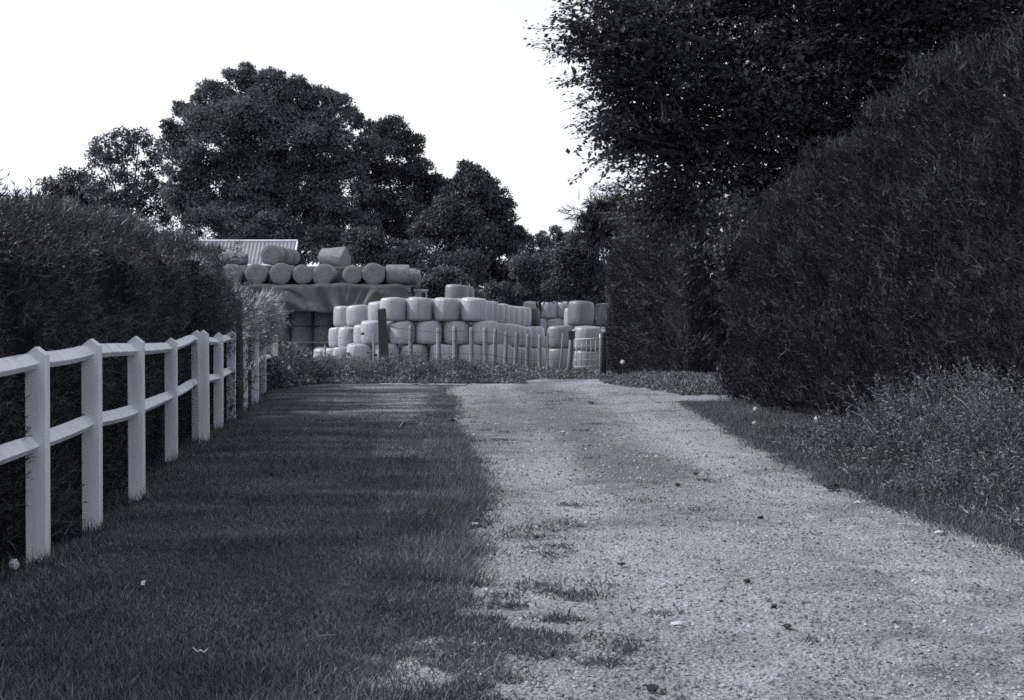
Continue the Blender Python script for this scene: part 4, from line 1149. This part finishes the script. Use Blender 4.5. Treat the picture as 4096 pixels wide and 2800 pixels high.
V, Fc = join([gravel(52000, 4.3, 12, 1.5, .002, .015), gravel(16000, 12, 31, 1.5, .004, .022)])
tag(link('gravel', mesh_np('gravel', V, Fc), M['stone_a']), 'loose small stones lying over the lane', 'gravel', kind='stuff')

# ------------------------------------------------------------------ single small things
def stone_mesh(seed, flat=.6):
    g = np.random.default_rng(seed); mb = MB(); V = []; Fs = []; n = 7
    for i, (rr, z) in enumerate(((.55, -.5), (1, -.15), (.95, .25), (.55, .6))):
        for k in range(n):
            a = 2 * math.pi * k / n; q = rr * (1 + g.normal() * .24); V.append((q * math.cos(a), q * .8 * math.sin(a), z * flat * 1.2 + g.normal() * .05))
    for i in range(3):
        for k in range(n): Fs.append((i * n + k, i * n + (k + 1) % n, (i + 1) * n + (k + 1) % n, (i + 1) * n + k))
    Fs += [tuple(range(n - 1, -1, -1)), tuple(range(3 * n, 4 * n))]
    mb.add(V, Fs); return mb.mesh('stone')


def stone(sx, sy, r, m, label, seed, group='stones lying on the lane', name='stone', flat=.6):
    d = CAMZ * F / (sy - HOR); x = (sx - 2048) / F * d
    me = stone_mesh(seed, flat); o = link(name, me, M[m], loc=(x, d, float(H(x, d)) + r * .35), rot=(0, 0, rng.uniform(0, 6)))
    o.scale = (r * .8, r * .8, r * .8); return tag(o, label, 'stone', group)


stone(2712, 1945, .035, 'stone_d', 'blocky dark stone with a pale top on the right half of the lane', 1)
stone(2785, 1897, .032, 'stone_d', 'round dark stone just beyond the blocky dark stone', 2)
stone(2363, 1616, .07, 'stone_d', 'dark clod near the far end of the lane', 3, flat=.4)
stone(1806, 1690, .085, 'stone_d', 'dark clod with a pale top where lawn meets lane', 4)
stone(1818, 1682, .05, 'stone_l', 'pale stone resting against the dark clod at the lawn edge', 5)
stone(2251, 1730, .035, 'stone_l', 'small white pebble in the middle of the lane', 6)
stone(2142, 2156, .035, 'stone_d', 'flat dark stone near the painted shade patch on the lane', 7, flat=.4)
stone(2488, 2252, .035, 'stone_d', 'flat dark stone in the centre of the near lane', 8, flat=.35)
stone(3046, 2074, .03, 'stone_d', 'small dark stone left of the weeds on the right side of the lane', 9)
stone(2991, 2330, .028, 'stone_d', 'small pointed dark stone on the near right lane', 10)
stone(3101, 2430, .022, 'stone_d', 'smallest dark stone on the near right lane', 11)
stone(3153, 2516, .03, 'stone_d', 'long flat dark stone low on the right lane', 12, flat=.35)
stone(2512, 2609, .03, 'stone_d', 'low dark lump of earth in the near centre of the lane', 13, flat=.4)
stone(2612, 2764, .032, 'stone_d', 'dark stone at the very bottom of the lane', 14)
stone(3333, 1960, .085, 'stone_d', 'dark heap of earth at the foot of the verge', 15, flat=.45)
stone(1895, 2108, .045, 'stone_l', 'flat pale stone at the ragged lawn edge', 16, flat=.3)
stone(3436, 2012, .03, 'stone_l', 'pale pebble on the lane edge just past the dark heap', 17, flat=.5)
stone(3760, 2137, .03, 'stone_l', 'pale pebble at the verge foot on the far right', 18, flat=.5)
stone(2710, 2490, .04, 'stone_l', 'broad pale flat stone set in the near lane', 19, flat=.2)


def dandelion(x, y, zc, r, label):
    z0 = float(H(x, y)); root = empty('dandelion', (x, y, z0), label, 'dandelion', 'dandelion clocks')
    mb = MB(); mb.tube([(0, 0, 0), (.01, 0, (zc - z0) * .5), (0, 0, zc - z0)], .003, 4); mb.build('stem', M['stalk'], root)
    n = 260; d = rdir(n); P = d * r * .25
    V1 = scatter(BLADE1, P + np.array([0, 0, zc - z0]), d, rdir(n), r * .72, .002)
    n2 = 420; d2 = rdir(n2)
    V2 = scatter(LEAF, d2 * r * .86 + np.array([0, 0, zc - z0]), rdir(n2), d2 + rdir(n2) * .2, r * .3)
    V, Fc = join([V1, V2]); f = link('seed_head', mesh_np('seed_head', V, Fc), M['puff'], root); f['kind'] = 'stuff'


dandelion(*px(50, 2257, 7.25), .026, 'large dandelion clock at the foot of the nearest white fence post')
for i, (sx, sy, d, lb) in enumerate([(3022, 1637, 20.2, 'dandelion clock at the foot of the tall hedge, upper of two'), (3018, 1694, 17.8, 'dandelion clock in the short verge grass, lower of two'), (3271, 1674, 16.6, 'dandelion clock beside the first leafy weeds'), (2876, 1473, 30, 'dandelion clock against the dark end of the far hedge'),
                                    (2490, 1447, 33, 'pale dandelion clock in the weeds right of the gate')]):
    dandelion(*px(sx, sy, d), .035 if d < 25 else .05, lb)
d = CAMZ * F / (2383 - HOR)
mb = MB(); mb.add([(-.012, 0, .01), (.006, -.004, .012), (.012, .002, .035), (-.01, .004, .03), (0, .006, .02)], [(0, 1, 2, 3), (1, 0, 4), (2, 1, 4), (3, 2, 4), (0, 3, 4)])
x = (568 - 2048) / F * d; tag(mb.build('paper_scrap', M['paper'], loc=(x, d, float(H(x, d)) + .01)), 'tiny bright white scrap lying on the lawn', 'litter')
d = CAMZ * F / (2662 - HOR); x = (797 - 2048) / F * d
mb = MB(); mb.tube([(-.03, 0, .03), (-.012, 0, .012), (0, 0, .02), (.012, 0, .01), (.03, 0, .028)], [.001, .003, .003, .003, .001], 5); tag(mb.build('feather', M['paper'], loc=(x, d, float(H(x, d)) + .012)), 'small white feather lying in the near lawn', 'feather')
def stick(pts, r, label, m='stalk'):
    P = []
    for sx, sy in pts:
        d = CAMZ * F / (sy - HOR); x = (sx - 2048) / F * d; P.append((x, d, float(H(x, d)) + .03))
    o0 = P[0]; mb = MB(); mb.tube([tuple(np.array(p) - np.array(o0)) for p in P], r, 5)
    tag(mb.build('stick', M[m], loc=o0), label, 'stick')
stick([(1598, 1727), (1610, 1706), (1628, 1692), (1652, 1686), (1670, 1682)], .008, 'thin pale curved stick lying on the far lawn')
stick([(1265, 2604), (1300, 2599), (1340, 2598)], .003, 'straight pale straw lying on the near lawn')
stick([(4040, 2180), (4075, 2172), (4110, 2163)], .005, 'pale stick lying at the foot of the verge at the far right')
tot = sum(len(o.data.polygons) for o in bpy.data.objects if o.type == 'MESH')
print('faces', tot)
